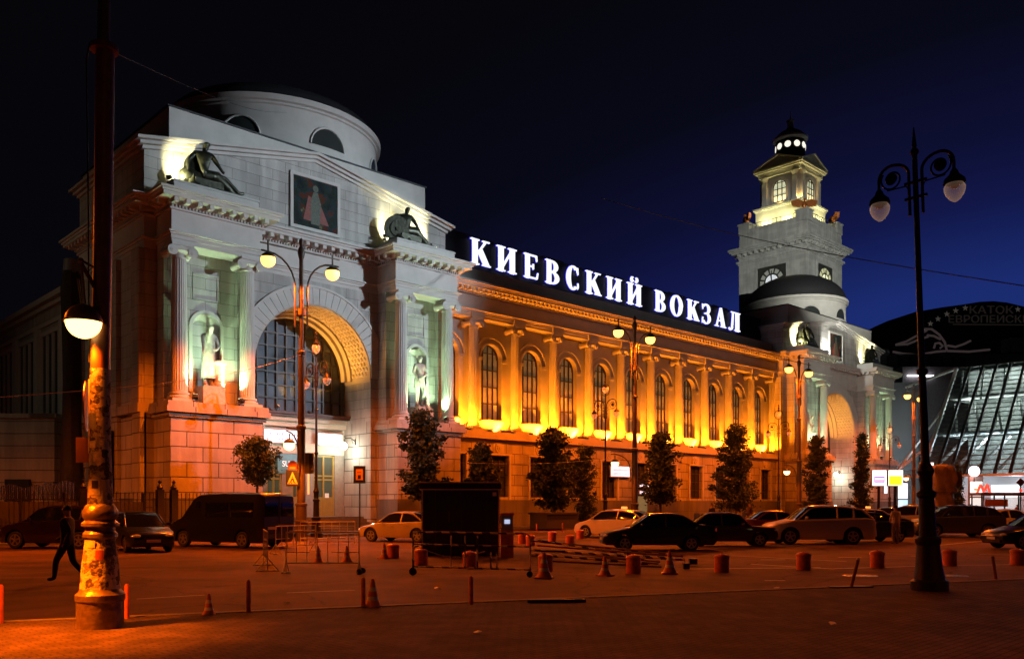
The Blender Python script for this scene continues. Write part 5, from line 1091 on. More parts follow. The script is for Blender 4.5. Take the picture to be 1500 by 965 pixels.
car('sedan_car', 'silver saloon with dark grille half hidden by the navy kiosk', 'car', G(594, 793), LEFT + R(-28), 4.54, 1.78, 1.46, SED, SEDC, paint('pearl_silver_paint', (.36, .33, .28), .3), (.19, .77), .32, roofx=(.42, .68), light=M('lit_headlight', (.8, .7, .5), .2, emit=(1, .6, .3), es=1.2))
car('hatchback_car', 'dark hatchback facing the square behind the poster covered post', 'car', G(202, 806), LEFT + math.pi + R(-52), 4.2, 1.7, 1.45, HAT, HATC, paint('night_green_paint', (.02, .022, .018), .3), (.18, .8), .3, roofx=(.42, .8))
car('suv_car', 'dark red off roader farthest left behind the walking person', 'car', G(92, 802), LEFT + R(-8), 4.6, 1.8, 1.75, SUV, SUVC, paint('dark_red_paint', (.018, .005, .004), .2), (.18, .78), .35, roofx=(.42, .82))
car('hatchback_car', 'dark red car bonnet between the brown saloon and the silver crossover', 'car', G(1134, 787), LEFT + math.pi + R(12), 4.2, 1.7, 1.42, SED, SEDC, paint('red_paint', (.12, .012, .008), .2), (.18, .8), .3, roofx=(.42, .66))
car('sedan_car', 'black car entering from the right edge of the picture', 'car', G(1528, 803), LEFT + R(5), 4.4, 1.75, 1.45, SED, SEDC, BLK, (.18, .8), .31, roofx=(.42, .67))
for i, (px, py, rt, col, lb) in enumerate(((1372, 764, 40, (.2, .19, .18), 'small grey car waiting far behind the dark grey crossover'), (1300, 768, 70, (.1, .1, .1), 'black car queueing beyond the pale taxi'))):
    car('hatchback_car', lb, 'car', G(px, py), LEFT + R(rt), 4.2, 1.7, 1.45, HAT, HATC, paint('queue_paint_%d' % i, col), (.18, .8), .3, roofx=(.42, .8))
# black van: the body carries the full height
VB = [(0, .55), (.01, .92), (.06, 1.08, 1), (.15, 1.22), (.30, 2.06, 1), (.36, 2.18), (.6, 2.24), (.97, 2.22), (1, 2.1)]
t = car('van', 'black high sided van parked before the near portico', 'van', G(338, 801) + Vector((.2, .4, 0)), LEFT + R(-27), 5.3, 1.98, 2.25, VB, None, BLK, (.17, .79), .34)
org = None
mb = MB()
for s in (-1, 1):
    mb.add([(.98, s * .955, 1.22), (1.95, s * .985, 1.24), (1.95, s * .975, 1.9), (1.52, s * .95, 1.9)], [(0, 1, 2, 3)]); [mb.obox((x, s * .99, 1.55), (1.2, .02, .6)) for x in (2.85, 4.2)]
mb.add([(.80, -.78, 1.22), (.80, .78, 1.22), (1.50, .72, 2.02), (1.50, -.72, 2.02)], [(0, 1, 2, 3)]); [mb.obox((5.31, s * .46, 1.55), (.02, .72, .55)) for s in (-1, 1)]
mb.v = [(x - .01 if abs(y) < .8 and x < 2 else x, y * 1.0, z) for x, y, z in mb.v]; mb.build('windows', CARGL, t)
MB().obox((5.32, .0, 1.5), (.02, .02, 1.7)).obox((5.33, 0, .95), (.03, .34, .05)).build('door_seam', BLACKP, t); MB().obox((5.33, -.45, .82), (.02, .5, .11)).build('rear_plate', M('plate_amber', (.6, .5, .35), .5), t)
MB().obox((5.33, .0, .5), (.1, 1.8, .14)).build('bumper', BLACKP, t)
# ================================================================ KIOSK, BARRIERS, BOLLARDS, CONES
c = at_depth(675.5, 738, 30.6); NAVY = M('navy_kiosk_panel', (.008, .010, .028), .4, var=.15, ns=2)
rz = IMG + R(2.5); r_ = Vector((math.cos(rz), math.sin(rz), 0)); b_ = Vector((-r_.y, r_.x, 0)); KW, KD, KH = 2.62, 2.1, 2.52
K = thing('kiosk', 'navy blue flat roofed ticket kiosk with pale corner strips', 'kiosk', (c.x, c.y, 0)); Qk = Matrix((r_, b_, (0, 0, 1))).transposed()
def ko(mb, x, y, z, d): return mb.obox(Vector((c.x, c.y, 0)) + r_ * x + b_ * y + Vector((0, 0, z)), d, M4=Qk)
mb = MB(); ko(mb, 0, 0, 1.2, (KW, KD, 2.3)); mb.build('wall', NAVY, K); mb = MB(); ko(mb, 0, 0, KH - .12, (KW + .12, KD + .12, .22)); mb.build('roof_band', NAVY, K)
mb = MB()
for sx in (-1, 1):
    for sy in (-1, 1): ko(mb, sx * KW / 2, sy * KD / 2, 1.15, (.05, .05, 2.3))
for z in (KH, KH - .24): 
    ko(mb, 0, -KD / 2 - .07, z, (KW + .16, .04, .035)); ko(mb, -KW / 2 - .07, 0, z, (.04, KD + .1, .035)); ko(mb, KW / 2 + .07, 0, z, (.04, KD + .1, .035))
mb.build('trim', M('pale_trim', (.6, .58, .52), .4), K)
mb = MB(); [ko(mb, x, -KD / 2 - .004, 1.15, (.015, .01, 2.25)) for x in (-.86, .02, .9)]; ko(mb, 0, -KD / 2 - .004, .35, (KW - .1, .01, .015)); mb.build('panel_seams', M('seam_grey', (.06, .06, .07), .5), K)
mb = MB(); ko(mb, KW / 2 - .15, -KD / 2 - .02, 2.12, (.14, .02, .14)); mb.build('plate', WHITEP, K); mb = MB(); ko(mb, -.4, -KD / 2 - .02, 1.35, (.06, .03, .4)); mb.build('handle', M('dim_steel', (.1, .1, .12), .4, metal=.5), K)
mb = MB(); ko(mb, -KW / 2 - .02, -.1, 1.1, (.02, .9, 2.0)); mb.build('side_door', M('grey_side_panel', (.09, .08, .075), .5), K)
# pay station at the right of the kiosk
p = G(743, 816); t = thing('parking_machine', 'orange and grey pay machine beside the right wall of the kiosk', 'pay machine', p)
MB().obox(p + Vector((0, 0, .45)), (.42, .4, .9), IMG).build('cabinet', ORANGEP, t); MB().obox(p + Vector((0, 0, 1.15)), (.38, .36, .5), IMG).build('head', M('grey_head', (.3, .28, .26), .4), t); MB().obox(p + Vector((0, 0, 1.2)) - f3 * .19, (.18, .02, .14), IMG).build('screen', emis('blue_screen', (.6, .7, 1), .8), t); MB().obox(p + Vector((.0, 0, 1.44)), (.46, .44, .08), IMG).build('hood', ORANGEP, t)
# white mesh barriers
def barrier(pa, pb, zt, lb, wheels=True, n=7, step=None):
    a_, b_ = G(*pa), G(*pb); d = (b_ - a_).normalized(); nn = Vector((-d.y, d.x, 0)); L_ = (b_ - a_).length; t = thing('crowd_barrier', lb, 'barrier', a_, 'white tube barrier panels')
    up = Vector((0, 0, 1)); z0 = .28; mb = MB(); at = lambda k, z: a_ + d * (L_ * k) + up * z
    for z in (z0, zt): mb.tube([at(0, z), at(1, z)], .018, 6)
    for i in range(n + 1):
        k = i / n; mb.tube([at(k, z0 if i in (0, n) or i % 2 else z0), at(k, zt)], .016 if i in (0, n) else .011, 6)
    mb.tube([at(0, .55), at(.33, .55)], .011, 6); mb.tube([at(.62, .55), at(1, .55)], .011, 6); mb.tube([at(.33, .82), at(1, .82)], .011, 6); mb.build('panel_frame', M('cream_tube', (.66, .60, .45), .5, var=.1), t)
    mb = MB()
    for k in (0, 1):
        for s in (-1, 1): mb.tube([at(k, z0 + .1), at(k, .04) + nn * s * .28], .014, 6)
        mb.tube([at(k, .04) - nn * .3, at(k, .04) + nn * .3], .018, 6); mb.tube([at(k, .04), at(k, z0)], .016, 6)
        if k == 0: mb.tube([at(0, .03) - d * .12, at(0, .03) + d * .12], .02, 6)
    mb.build('feet', M('cream_tube', (.66, .60, .45)), t)
    if wheels:
        for s in (-1, 1): MB().disc(at(1, .07) + nn * s * .25 + d * .05, .075, d * .3 + nn, 16, .05).build('wheel', RUB, t)
    return t
barrier((419, 840), (526, 840), 1.06, 'white tube barrier on two black wheels, nearest of the barrier panels')
barrier((386, 829), (392, 838), 1.06, 'narrow white barrier seen end on, left of the wheeled barrier', False, 4)
barrier((404, 812), (462, 808), 1.0, 'white barrier behind the wheeled barrier near the van', False)
barrier((440, 798), (520, 797), 1.0, 'farthest white barrier behind the two small cones', False)
# red and white trolley barrier before the kiosk
STR = M('striped_tube', (.6, .55, .45), .5, var=0); nt = STR.node_tree; N = nt.nodes; L = nt.links
g = N.new('ShaderNodeNewGeometry'); sp_ = N.new('ShaderNodeSeparateXYZ'); L.new(g.outputs['Position'], sp_.inputs[0]); a_ = N.new('ShaderNodeMath'); a_.operation = 'SUBTRACT'; L.new(sp_.outputs[0], a_.inputs[0]); L.new(sp_.outputs[1], a_.inputs[1])
b_ = N.new('ShaderNodeMath'); b_.operation = 'ADD'; L.new(a_.outputs[0], b_.inputs[0]); L.new(sp_.outputs[2], b_.inputs[1]); d_ = N.new('ShaderNodeMath'); d_.operation = 'FRACT'; m_ = N.new('ShaderNodeMath'); m_.operation = 'MULTIPLY'; m_.inputs[1].default_value = 1.75; L.new(b_.outputs[0], m_.inputs[0]); L.new(m_.outputs[0], d_.inputs[0])
e_ = N.new('ShaderNodeMath'); e_.operation = 'GREATER_THAN'; e_.inputs[1].default_value = .5; L.new(d_.outputs[0], e_.inputs[0]); mx = N.new('ShaderNodeMix'); mx.data_type = 'RGBA'; mx.inputs[6].default_value = (.025, .012, .01, 1); mx.inputs[7].default_value = (.7, .6, .42, 1); L.new(e_.outputs[0], mx.inputs[0]); L.new(mx.outputs[2], N['Principled BSDF'].inputs['Base Color'])
a0, a1 = G(605, 842), G(777, 845); d = (a1 - a0).normalized(); LL = (a1 - a0).length; up = Vector((0, 0, 1)); q = lambda k, z: a0 + d * (LL * k) + up * z
t = thing('trolley_barrier', 'long striped barrier on wheels before the kiosk', 'barrier', a0)
mb = MB(); mb.tube([q(0, .12), q(0, .95)], .022, 8); mb.tube([q(.0, .62), q(.02, .72), q(.05, .74)], .02, 6)
mb.tube([q(0, 1.08), q(.2, 1.08), q(.96, 1.06), q(.99, 1.02), q(1, .9), q(1, .15)], .022, 8); mb.tube([q(0, .78), q(1, .74)], .018, 8); mb.tube([q(0, .22), q(1, .18)], .02, 8)
for k in (.33, .45, .555, .67, .72): mb.tube([q(k, .2), q(k, 1.0 if k < .6 else .6)], .02, 8)
mb.build('frame', STR, t)
for k, s in ((0, .095), (.995, .075)): MB().disc(q(k, s), s, f3 + r3 * .2, 20, .06).build('wheel', RUB, t)
mb = MB(); pts = [q(.12 + .5 * i / 10, .62 - .16 * math.sin(math.pi * i / 10)) for i in range(11)]; mb.tube(pts, .012, 6); mb.build('chain', M('pale_rope', (.5, .4, .25), .8), t)
# pile of folded striped barrier bars
p0 = G(795, 826); t = thing('barrier_pile', 'heap of folded striped barrier bars lying on the road behind the cones', 'barrier pile', p0); rnd = random.Random(7)
for i in range(13):
    pa = G(775 + rnd.uniform(0, 30), 806 + i * 2.0); pb = G(960 + rnd.uniform(-25, 55), 813 + i * 1.7 + rnd.uniform(0, 3)); z0 = .06 + .05 * (i % 4) + (.3 if i < 5 else .12); z1 = .08 + .04 * (i % 3)
    MB().tube([pa + up * z0, pb + up * z1], .028, 8).build('bar', STR if i % 2 else M('rusty_tube', (.16, .07, .03), .5, metal=.3, var=.3), t)
mb = MB(); pe = G(1015, 828); mb.obox(pe + up * .12, (.22, .2, .16), IMG); pe = G(1005, 834); mb.obox(pe + up * .1, (.16, .2, .16), IMG); [mb.bar(G(x, 836), G(x, 836) + up * .5, .05) for x in (796, 920)]; mb.obox(G(810, 828) + up * .42, (.7, .08, .06), IMG); mb.build('fittings', BLACKP, t)
# orange drum bollards
def bollard_proto():
    t = thing('drum_bollard', '', 'bollard', (0, 0, 0), 'orange drum bollards'); MB().lathe([(.185, 0), (.19, .02), (.19, .36), (.185, .38)], n=24).build('drum', ORANGEP, t, True)
    MB().lathe([(.205, .37), (.205, .41), (.17, .45), (.08, .475), (.03, .48), (.03, .50), (0, .50)], n=24).build('lid', ORANGEP, t, True); return t
BP = bollard_proto(); BL = [(1057, 837.5, 'left of the barrel by the black saloon rear, alone between cone and next drum'), (1177, 834, ''), (1285, 831, ''), (1391, 828, ''), (1490, 827, ''), (928, 839, ''), (799, 837, ''), (688, 832, ''), (617, 827, ''), (576, 817, ''), (765, 796, ''), (777, 799, ''), (809, 792.5, ''), (835, 799, ''), (850, 789, '')]
BT = ['orange drum bollard between the third cone and the silver crossover', 'orange drum bollard below the silver crossover', 'orange drum bollard left of the near scroll lamp, below the man in white', 'orange drum bollard just right of the near scroll lamp', 'orange drum bollard at the right edge of the picture', 'orange drum bollard standing against the barrier heap, left of the third cone', 'orange drum bollard directly behind the first cone by the heap', 'orange drum bollard behind the middle of the striped trolley barrier', 'orange drum bollard at the left corner of the kiosk', 'orange drum bollard wrapped in rope below the silver saloon', 'orange drum bollard far behind, just right of the pay machine', 'orange drum bollard low behind the trolley barrier end', 'orange drum bollard before the black planter', 'orange drum bollard farthest ahead in the open road right of the heap top', 'orange drum bollard under the bumper of the white estate taxi']
for i, (px, py, _) in enumerate(BL):
    if i == 0: BP.location = G(px, py); BP['label'] = BT[0]
    else: dup(BP, G(px, py), .3 * i, BT[i])
# thin orange posts
PO = None; PL = [((364, 899), .55, 'slim orange post right of the small cone, nearest row'), ((186, 908), .56, 'slim orange post just right of the poster covered lamp post'), ((1, 915), .6, 'slim orange post at the left edge of the picture'), ((532, 891), .53, 'slim orange post beside the large near cone'), ((690, 887), .52, 'slim orange post alone before the trolley barrier'), ((786, 779), .55, 'slim far orange post before the black planter, left one'), ((824, 779), .6, 'slim far orange post before the black planter, right one'), ((398, 795), .6, 'slim far orange post behind the barriers by the steps')]
for (pp, h, lb) in PL:
    p = G(*pp); t = thing('marker_post', lb, 'post', p, 'slim orange posts'); MB().lathe([(.038, 0), (.038, h - .03), (.02, h)], (p.x, p.y), 12).build('tube', ORANGEP, t, True); MB().lathe([(.10, 0), (.10, .012), (.04, .02)], (p.x, p.y), 16).build('foot', ORANGEP, t, True)
for (pp, h, ln, lb) in (((1246, 862), .62, .16, 'dark leaning post on a flat rubber foot left of the near scroll lamp'), ((1459, 848), .55, -.08, 'dark slim post near the right edge of the square')):
    p = G(*pp); t = thing('marker_post', lb, 'post', p, 'dark slim posts'); MB().tube([p, p + r3 * ln + up * h], .035, 10).build('tube', M('grimy_orange', (.2, .05, .02), .6), t, True)
    if ln > 0: MB().obox(p + up * .03, (.95, .16, .05), IMG + R(8)).build('foot', BLACKP, t); MB().ball(p + r3 * ln + up * h, .04, 8, 6).build('reflector', WHITEP, t, True)
t = thing('wheel_stop', 'flat black rubber bar lying on the kerb in the middle foreground', 'rubber bar', G(815, 884)); MB().obox(G(815, 884) + up * .06, (1.05, .12, .05), IMG + R(6)).build('bar', BLACKP, t)
# traffic cones
WHT = M('cone_white_band', (.72, .68, .58), .5, var=.1)
CN = None
for (px, py, h, lb) in ((306, 902, .36, 'small cone with worn band standing alone on the left road'), (546, 890, .50, 'large striped cone beside the slim orange post in front'), (797, 846.5, .63, 'striped cone in front of the left end of the barrier heap'), (886, 843, .50, 'striped cone before the middle of the barrier heap'), (981, 840, .60, 'striped cone on an octagonal foot at the right end of the heap'), (508, 822.5, .50, 'red cone behind the wheeled barrier, right one'), (466, 824, .5, 'red cone behind the wheeled barrier, left one'), (563, 818, .5, 'cone leaning beside the wrapped drum bollard')):
    p = G(px, py)
    if CN is None:
        CN = thing('traffic_cone', lb, 'traffic cone', p, 'red and white traffic cones'); x, y = p.x, p.y
        MB().lathe([(.155, .03), (.10, .14)], (x, y), 20).lathe([(.085, .20), (.072, .29)], (x, y), 20).lathe([(.055, .36), (.025, .5), (.0, .502)], (x, y), 20).build('cone', ORANGEP, CN, True)
        MB().lathe([(.10, .14), (.085, .20)], (x, y), 20).lathe([(.072, .29), (.055, .36)], (x, y), 20).build('band', WHT, CN, True); MB().obox(p + up * .015, (.34, .34, .03), .4).build('foot', ORANGEP, CN)
        CN.scale = (1, 1, h / .5)
        CN.scale = [h / .5] * 3
    else: q_ = dup(CN, p, .7 * px, lb); q_.scale = [h / .5] * 3
LT = ('white paper scrap on the road left of the leaning post', 'bright bit of foil beside the paper scrap', 'crumpled paper before the trolley barrier', 'flat paper sheet on the paving in the centre foreground', 'small white scrap near the slim orange post', 'crushed paper cup on the paving at the lower right')
for i, (px, py) in enumerate(((1137, 862), (1151, 864.5), (640, 862), (700, 931), (420, 884), (1220, 918))):
    p = G(px, py); rnd = random.Random(i); zz = .034 if py > 885 else .0; mb = MB(); vs = [(p.x + .07 * math.cos(a) * rnd.uniform(.6, 1.3), p.y + .07 * math.sin(a) * rnd.uniform(.6, 1.3), zz + rnd.uniform(.003, .04)) for a in (0, 1, 2.1, 3.2, 4.2, 5.3)]
    mb.add([(p.x, p.y, zz + .045)] + vs, [(0, k + 1, (k + 1) % 6 + 1) for k in range(6)]); tag(mb.build('paper_scrap', WHITEP), LT[i], 'paper scrap', 'scraps of litter', 'thing')
# ================================================================ SIGNS ON POSTS
SB = M('sign_blue', (.02, .03, .16), .4); 
p = Vector((xat(527, 38.5), 38.5, 0)); t = thing('bus_stop_sign', 'square blue stop sign with orange panel on a slim post by the steps', 'road sign', p); zc = (HY - 695) / F * (p.x * CS + p.y * SN) + EYE
MB().tube([p, p + up * (zc + .3)], .035, 8).build('post', IRON, t)
dr = -f3
def plate(c, w, h, mat, name, off, th=.02): return MB().obox(c + dr * off, (w, th, h), IMG + R(4)).build(name, mat, t)
ce = Vector((p.x, p.y, zc)); plate(ce, .62, .92, SB, 'plate', .06, .1); plate(ce, .36, .58, M('sign_orange', (.75, .4, .12), .5), 'panel', .12); plate(ce + up * -.12, .16, .2, SB, 'pictogram', .135); plate(ce + up * .12, .2, .03, SB, 'pictogram_bar', .135)
p = Vector((21.6, 37.2, 0)); zc = (HY - 700) / F * 41.5 + EYE; cs = p - f3 * .35 - r3 * .33
t = thing('crossing_sign', 'blue pedestrian crossing sign with triangle hung on the tall lamp before the near portico', 'road sign', cs + up * zc)
ce = cs + up * zc; MB().obox(ce, (.62, .04, .78), IMG).build('plate', SB, t)
def flat(pts, off, nm, m): 
    vs = [ce + r3 * x + up * z - f3 * off for x, z in pts]; n_ = len(vs); MB().add(vs + [v - f3 * .006 for v in vs], [tuple(range(n_)), tuple(range(2 * n_ - 1, n_ - 1, -1))] + [(i, (i + 1) % n_, (i + 1) % n_ + n_, i + n_) for i in range(n_)]).build(nm, m, t)
flat([(-.25, -.28), (.25, -.28), (0, .3)], .024, 'triangle', M('sign_white', (.8, .65, .45), .5)); flat([(-.04, .0), (.05, .0), (.12, -.22), (.05, -.22), (.0, -.08), (-.07, -.22), (-.13, -.22)], .032, 'walker', SB); MB().ball(ce - f3 * .035 + up * .06, (.035, .02, .035), 8, 6).build('walker_head', SB, t)
for x in (-.18, -.06, .1): flat([(x, -.27), (x + .05, -.27), (x + .04, -.2), (x, -.2)], .030, 'stripe', SB)
ce = ce + up * .56; flat([(-.22, -.16), (.22, -.16), (.22, .06)] + [(.22 * math.cos(R(d)), .06 + .22 * math.sin(R(d))) for d in range(15, 180, 15)] + [(-.22, .06)], .0, 'round_plate', M('sign_dark_red', (.22, .04, .03), .5)); flat([(-.14, -.12), (.14, -.12), (.14, -.02), (-.14, -.02)], .02, 'round_plate_text', M('sign_pale', (.5, .35, .28), .6))
t = thing('traffic_light', 'side on traffic signal box fixed right of the tall lamp before the near portico', 'traffic light', (21.9, 36.9, 3.4)); ce = Vector((21.6, 37.2, 0)) + r3 * .42 - f3 * .1
MB().obox(ce + up * 3.75, (.28, .3, 1.0), IMG + R(50)).build('housing', BLACKP, t); [MB().disc(ce + up * z + r3 * .16, .1, r3, 12, .1).build('visor', BLACKP, t) for z in (3.45, 3.75, 4.05)]
MB().obox(ce + up * 2.75 + r3 * -.05, (.06, .06, 1.0)).build('lit_strip', M('amber_strip', (.8, .5, .2), .4, emit=(1, .6, .2), es=.8), t)
# ================================================================ FENCES AND THE LEFT EDGE
t = thing('iron_fence', 'black spear topped iron fence along the foot of the near portico', 'fence', (19, 43.2, 0)); mb = MB(); x = 10.5
while x < 23.2: mb.bar((x, 43.3, .3), (x, 43.3, 2.25), .03); mb.add([(x - .03, 43.3, 2.25), (x + .03, 43.3, 2.25), (x, 43.28, 2.4), (x, 43.32, 2.25)], [(0, 1, 2), (1, 3, 2), (3, 0, 2)]); x += .2
mb.build('palings', IRON, t); MB().bar((10.5, 43.3, 2.0), (23.2, 43.3, 2.0), .04).bar((10.5, 43.3, .45), (23.2, 43.3, .45), .04).build('rails', IRON, t); MB().box(10.3, 23.2, 43.15, 43.45, 0, .35).build('kerb_wall', ST_PLINTH, t)
for x in (13.6, 17.2, 17.9): MB().box(x - .16, x + .16, 43.12, 43.45, 0, 2.5).lathe([(.12, 2.5), (.16, 2.62), (.05, 2.8), (.1, 2.9), (0, 3.0)], (x, 43.3), 10).build('gate_post', IRON, t)
fa = at_depth(-40, 738, 38); fb = at_depth(212, 738, 44.5); d = (fb - fa); LL = d.length; d.normalize()
t = thing('dark_hoarding', 'dark boarded fence at the left edge with glinting foil strips on top', 'fence', (fa.x, fa.y, 0)); an = math.atan2(d.y, d.x); mid = (fa + fb) / 2; mb = MB(); mb.obox((mid.x, mid.y, .95), (LL, .12, 1.9), an); mb.build('boards', M('dark_boards', (.03, .022, .016), .8, var=.3), t)
mb = MB(); k = 0
while k < LL * .55:
    p = fa + d * k; hh = 2.62 + .08 * math.sin(k * 5) + (.2 if 3.0 < k < 5.4 else 0); mb.obox((p.x, p.y, (1.95 + hh) / 2), (.05, .015, hh - 1.95), an + math.sin(k * 37) * .6); k += .085
foil = M('foil_strips', (.55, .55, .58), .22, metal=1, var=.2, ns=3); f_ = mb.build('foil_strips', foil, t); 
mb = MB(); k = 0
while k < LL: p = fa + d * k; mb.obox((p.x, p.y, 1.2), (.06, .2, 2.3), an); k += 2.0
mb.build('posts', IRON, t)
c = at_depth(105, 738, 50); t = thing('wrapped_pillar', 'dark netting wrapped pillar against the left flank of the station', 'pillar', (c.x, c.y, 0)); mb = MB(); n_ = 16; vs = []; rnd = random.Random(3)
prof = [(.75, 0), (.62, 3), (.55, 6), (.5, 9), (.52, 12), (.56, 14.2), (.5, 15.2)]; mb.lathe(prof, (c.x, c.y), 16); mb.v = [(x + rnd.uniform(-.06, .06), y + rnd.uniform(-.06, .06), z) for x, y, z in mb.v]; mb.build('netting', M('dark_netting', (.018, .018, .016), .9, var=.3, bump=.6), t, True)
MB().lathe([(.5, 15.1), (.42, 15.9), (.1, 16.0)], (c.x, c.y), 12).build('grey_cap', M('grey_plastic_sheet', (.14, .14, .15), .4, var=.2), t, True)
# overhead wires
def wire(name, a, b, sag, lb, r=.014, m=None):
    a, b = Vector(a), Vector(b); t = MB().tube([a.lerp(b, k / 16) - Vector((0, 0, sag * math.sin(math.pi * k / 16))) for k in range(17)], r, 5).build(name, m or BLACKP); tag(t, lb, 'cable')
wire('overhead_wire', at_depth(880, 290, 60), at_depth(1560, 428, 30), .5, 'black wire crossing in front of the clock tower to the right edge', .022)
wire('overhead_wire', (PX, PY, 8.3), at_depth(420, 165, 40), .3, 'thin black wire leaving the collar of the near post over the dome', .006)
wire('overhead_wire', at_depth(-20, 583, 14), at_depth(441, 519, 40.5), .3, 'thin orange lit wire running from the left edge to the tall lamp', .009, M('orange_lit_wire', (.35, .2, .12), .6))
wire('overhead_wire', at_depth(668, 677, 47), at_depth(895, 671, 56), .2, 'thin pale wire strung across the ground floor of the wing', .014, M('pale_wire', (.4, .3, .22), .6))
# ================================================================ PEOPLE
SKIN = M('skin', (.42, .24, .16), .6); 
def person(pp, H_, face, shirt, trous, hair, lb, J={}, long_sleeve=True, extra=None):
    p = G(*pp); t = thing('person', lb, 'person', p, None); sc = H_ / 1.77
    m1 = M('shirt_%s' % lb[:12].replace(' ', '_'), shirt, .8); m2 = M('trousers_%s' % lb[:12].replace(' ', '_'), trous, .85)
    def pick(c):
        if c.z < .06: return 3
        if c.z > 1.47: return 2
        if not long_sleeve and abs(c.x) > .19 and c.z < 1.15: return 2
        if c.z < .86 and abs(c.x) > .185 or (c.z < .88 and abs(c.x) > .21): return 2
        return 0 if c.z > .93 else 1
    figure('body', J, [m1, m2, SKIN, BLACKP], pick, sc, p, face, t, 1.18)
    hd = Vector(J.get('hd', (0, .03, 1.62))) * sc; Q = Matrix.Rotation(face, 3, 'Z'); c = p + Q @ (hd + Vector((0, -.025, .035)) * sc)
    MB().ball(c, (.098 * sc, .105 * sc, .10 * sc), 14, 8, -.25, 1).build('hair', M('dark_hair', (.02, .015, .01), .8), t, True)
    if extra: extra(t, p, Q, sc)
    return t
AWAY = math.atan2(SN, CS) - math.pi / 2
def bag(t, p, Q, sc): 
    MB().obox(p + Q @ Vector((.30, .05, .62)), (.14, .3, .34), AWAY).build('bag', BLACKP, t)
person((1312, 796.5), 1.76, AWAY + R(10), (.60, .55, .50), (.42, .38, .36), 0, 'man in a white shirt standing with his back turned beside the silver crossover', dict(eL=(-.24, .02, 1.13), wL=(-.16, .16, 1.0), hL=(-.12, .2, .98)), False, bag)
person((99, 853), 1.78, LEFT - math.pi / 2, (.015, .013, .013), (.012, .012, .014), 0, 'dark clothed person walking left past the poster covered post', dict(kL=(-.08, .22, .5), aL=(-.08, .26, .10), tL=(-.08, .42, .08), kR=(.08, -.08, .48), aR=(.09, -.38, .14), tR=(.09, -.26, .05), eL=(-.2, -.16, 1.16), wL=(-.2, -.05, .95), hL=(-.2, -.02, .9), eR=(.2, .1, 1.15), wR=(.2, .28, 1.0), hR=(.2, .33, .97)))
person((1043, 772), 1.8, AWAY + R(180), (.02, .018, .02), (.02, .02, .02), 0, 'dark clothed person standing behind the brown saloon roof')
person((1098, 772), 1.9, AWAY + R(120), (.04, .015, .02), (.02, .02, .02), 0, 'person in a dark coat at the foot of the large maple')
person((1226, 766), 1.75, AWAY + R(200), (.05, .05, .06), (.03, .03, .04), 0, 'small distant dark person under the far portico, left of a pair')
person((1233, 766), 1.7, AWAY + R(160), (.25, .12, .1), (.05, .05, .06), 0, 'small distant person in a reddish top under the far portico, right of a pair')
person((1421, 764), 1.8, AWAY, (.03, .03, .03), (.03, .03, .03), 0, 'dark person waiting beyond the dark grey crossover, left of a pair')
person((1430, 764), 1.7, AWAY, (.04, .03, .03), (.03, .03, .03), 0, 'shorter dark person waiting beyond the dark grey crossover, right of a pair')
person((1490, 762), 1.75, AWAY + R(180), (.3, .1, .08), (.05, .05, .05), 0, 'person near the bus shelter at the right edge')
# ================================================================ GLASS MALL ON THE RIGHT
ML = thing('shopping_mall', 'dark domed shopping mall with a sloping lit glass front', 'shopping mall', tuple(at_depth(1420, 738, 130)[:2]) + (0,))
DK = M('mall_dark_cladding', (.012, .012, .014), .7, var=.3)
# dome shell: a shallow vault of real depth
PR = [(1262, 496), (1280, 479), (1300, 470), (1340, 457), (1380, 450), (1410, 446), (1435, 442), (1455, 441), (1475, 443), (1500, 449), (1560, 468), (1640, 500)]
mb = MB(); vs = []; D0, D1 = 165, 215
for D in (D0, D0 + 6, D1):
    for px, py in PR: p = at_depth(px, py, D0); dz = p - Vector((0, 0, 0)); q = at_depth(px, 738, D0); o_ = Vector((CS, SN, 0)) * (D - D0); vs.append((q.x + o_.x, q.y + o_.y, p.z - (6 if D == D1 else 0)))
base = []
for px, py in PR: q = at_depth(px, 738, D0); base.append((q.x, q.y, 20))
n_ = len(PR); mb.v = [tuple(v) for v in base] + vs
for j in range(3):
    for i in range(n_ - 1): mb.f.append((j * n_ + i, j * n_ + i + 1, (j + 1) * n_ + i + 1, (j + 1) * n_ + i)); mb.m.append(0)
mb.build('dome', DK, ML, True, ang=50)
TXT = M('dim_neon_tube', (.014, .012, .011), .7, emit=(.5, .4, .35), es=.018)
def mp(px, py, D=163.5): return at_depth(px, py, D)
text('lettering', 'КАТОК', 2.0, mp(1452, 454.5), r3, (0, 0, 1), TXT, ML, .1, 'CENTER', 1.25)
text('lettering', 'ЕВРОПЕЙСКИЙ', 1.95, mp(1456, 468), r3, (0, 0, 1), TXT, ML, .1, 'CENTER', 1.18)
MB().bar(mp(1396, 475), mp(1530, 476), .18).build('underline', TXT, ML)
mb = MB()
for px, py in ((1363, 474), (1374, 467), (1387, 460), (1400, 455), (1414, 451), (1491, 453)):
    c = mp(px, py); pts = [c + r3 * (.62 if k % 2 == 0 else .25) * math.sin(R(36 * k)) + up * (.62 if k % 2 == 0 else .25) * math.cos(R(36 * k)) for k in range(10)]
    mb.add([c - f3 * .1] + pts, [(0, k + 1, (k + 1) % 10 + 1) for k in range(10)])
mb.build('stars', M('star_lamps', (.3, .28, .25), .5, emit=(.8, .7, .6), es=.05), ML)
mb = MB()
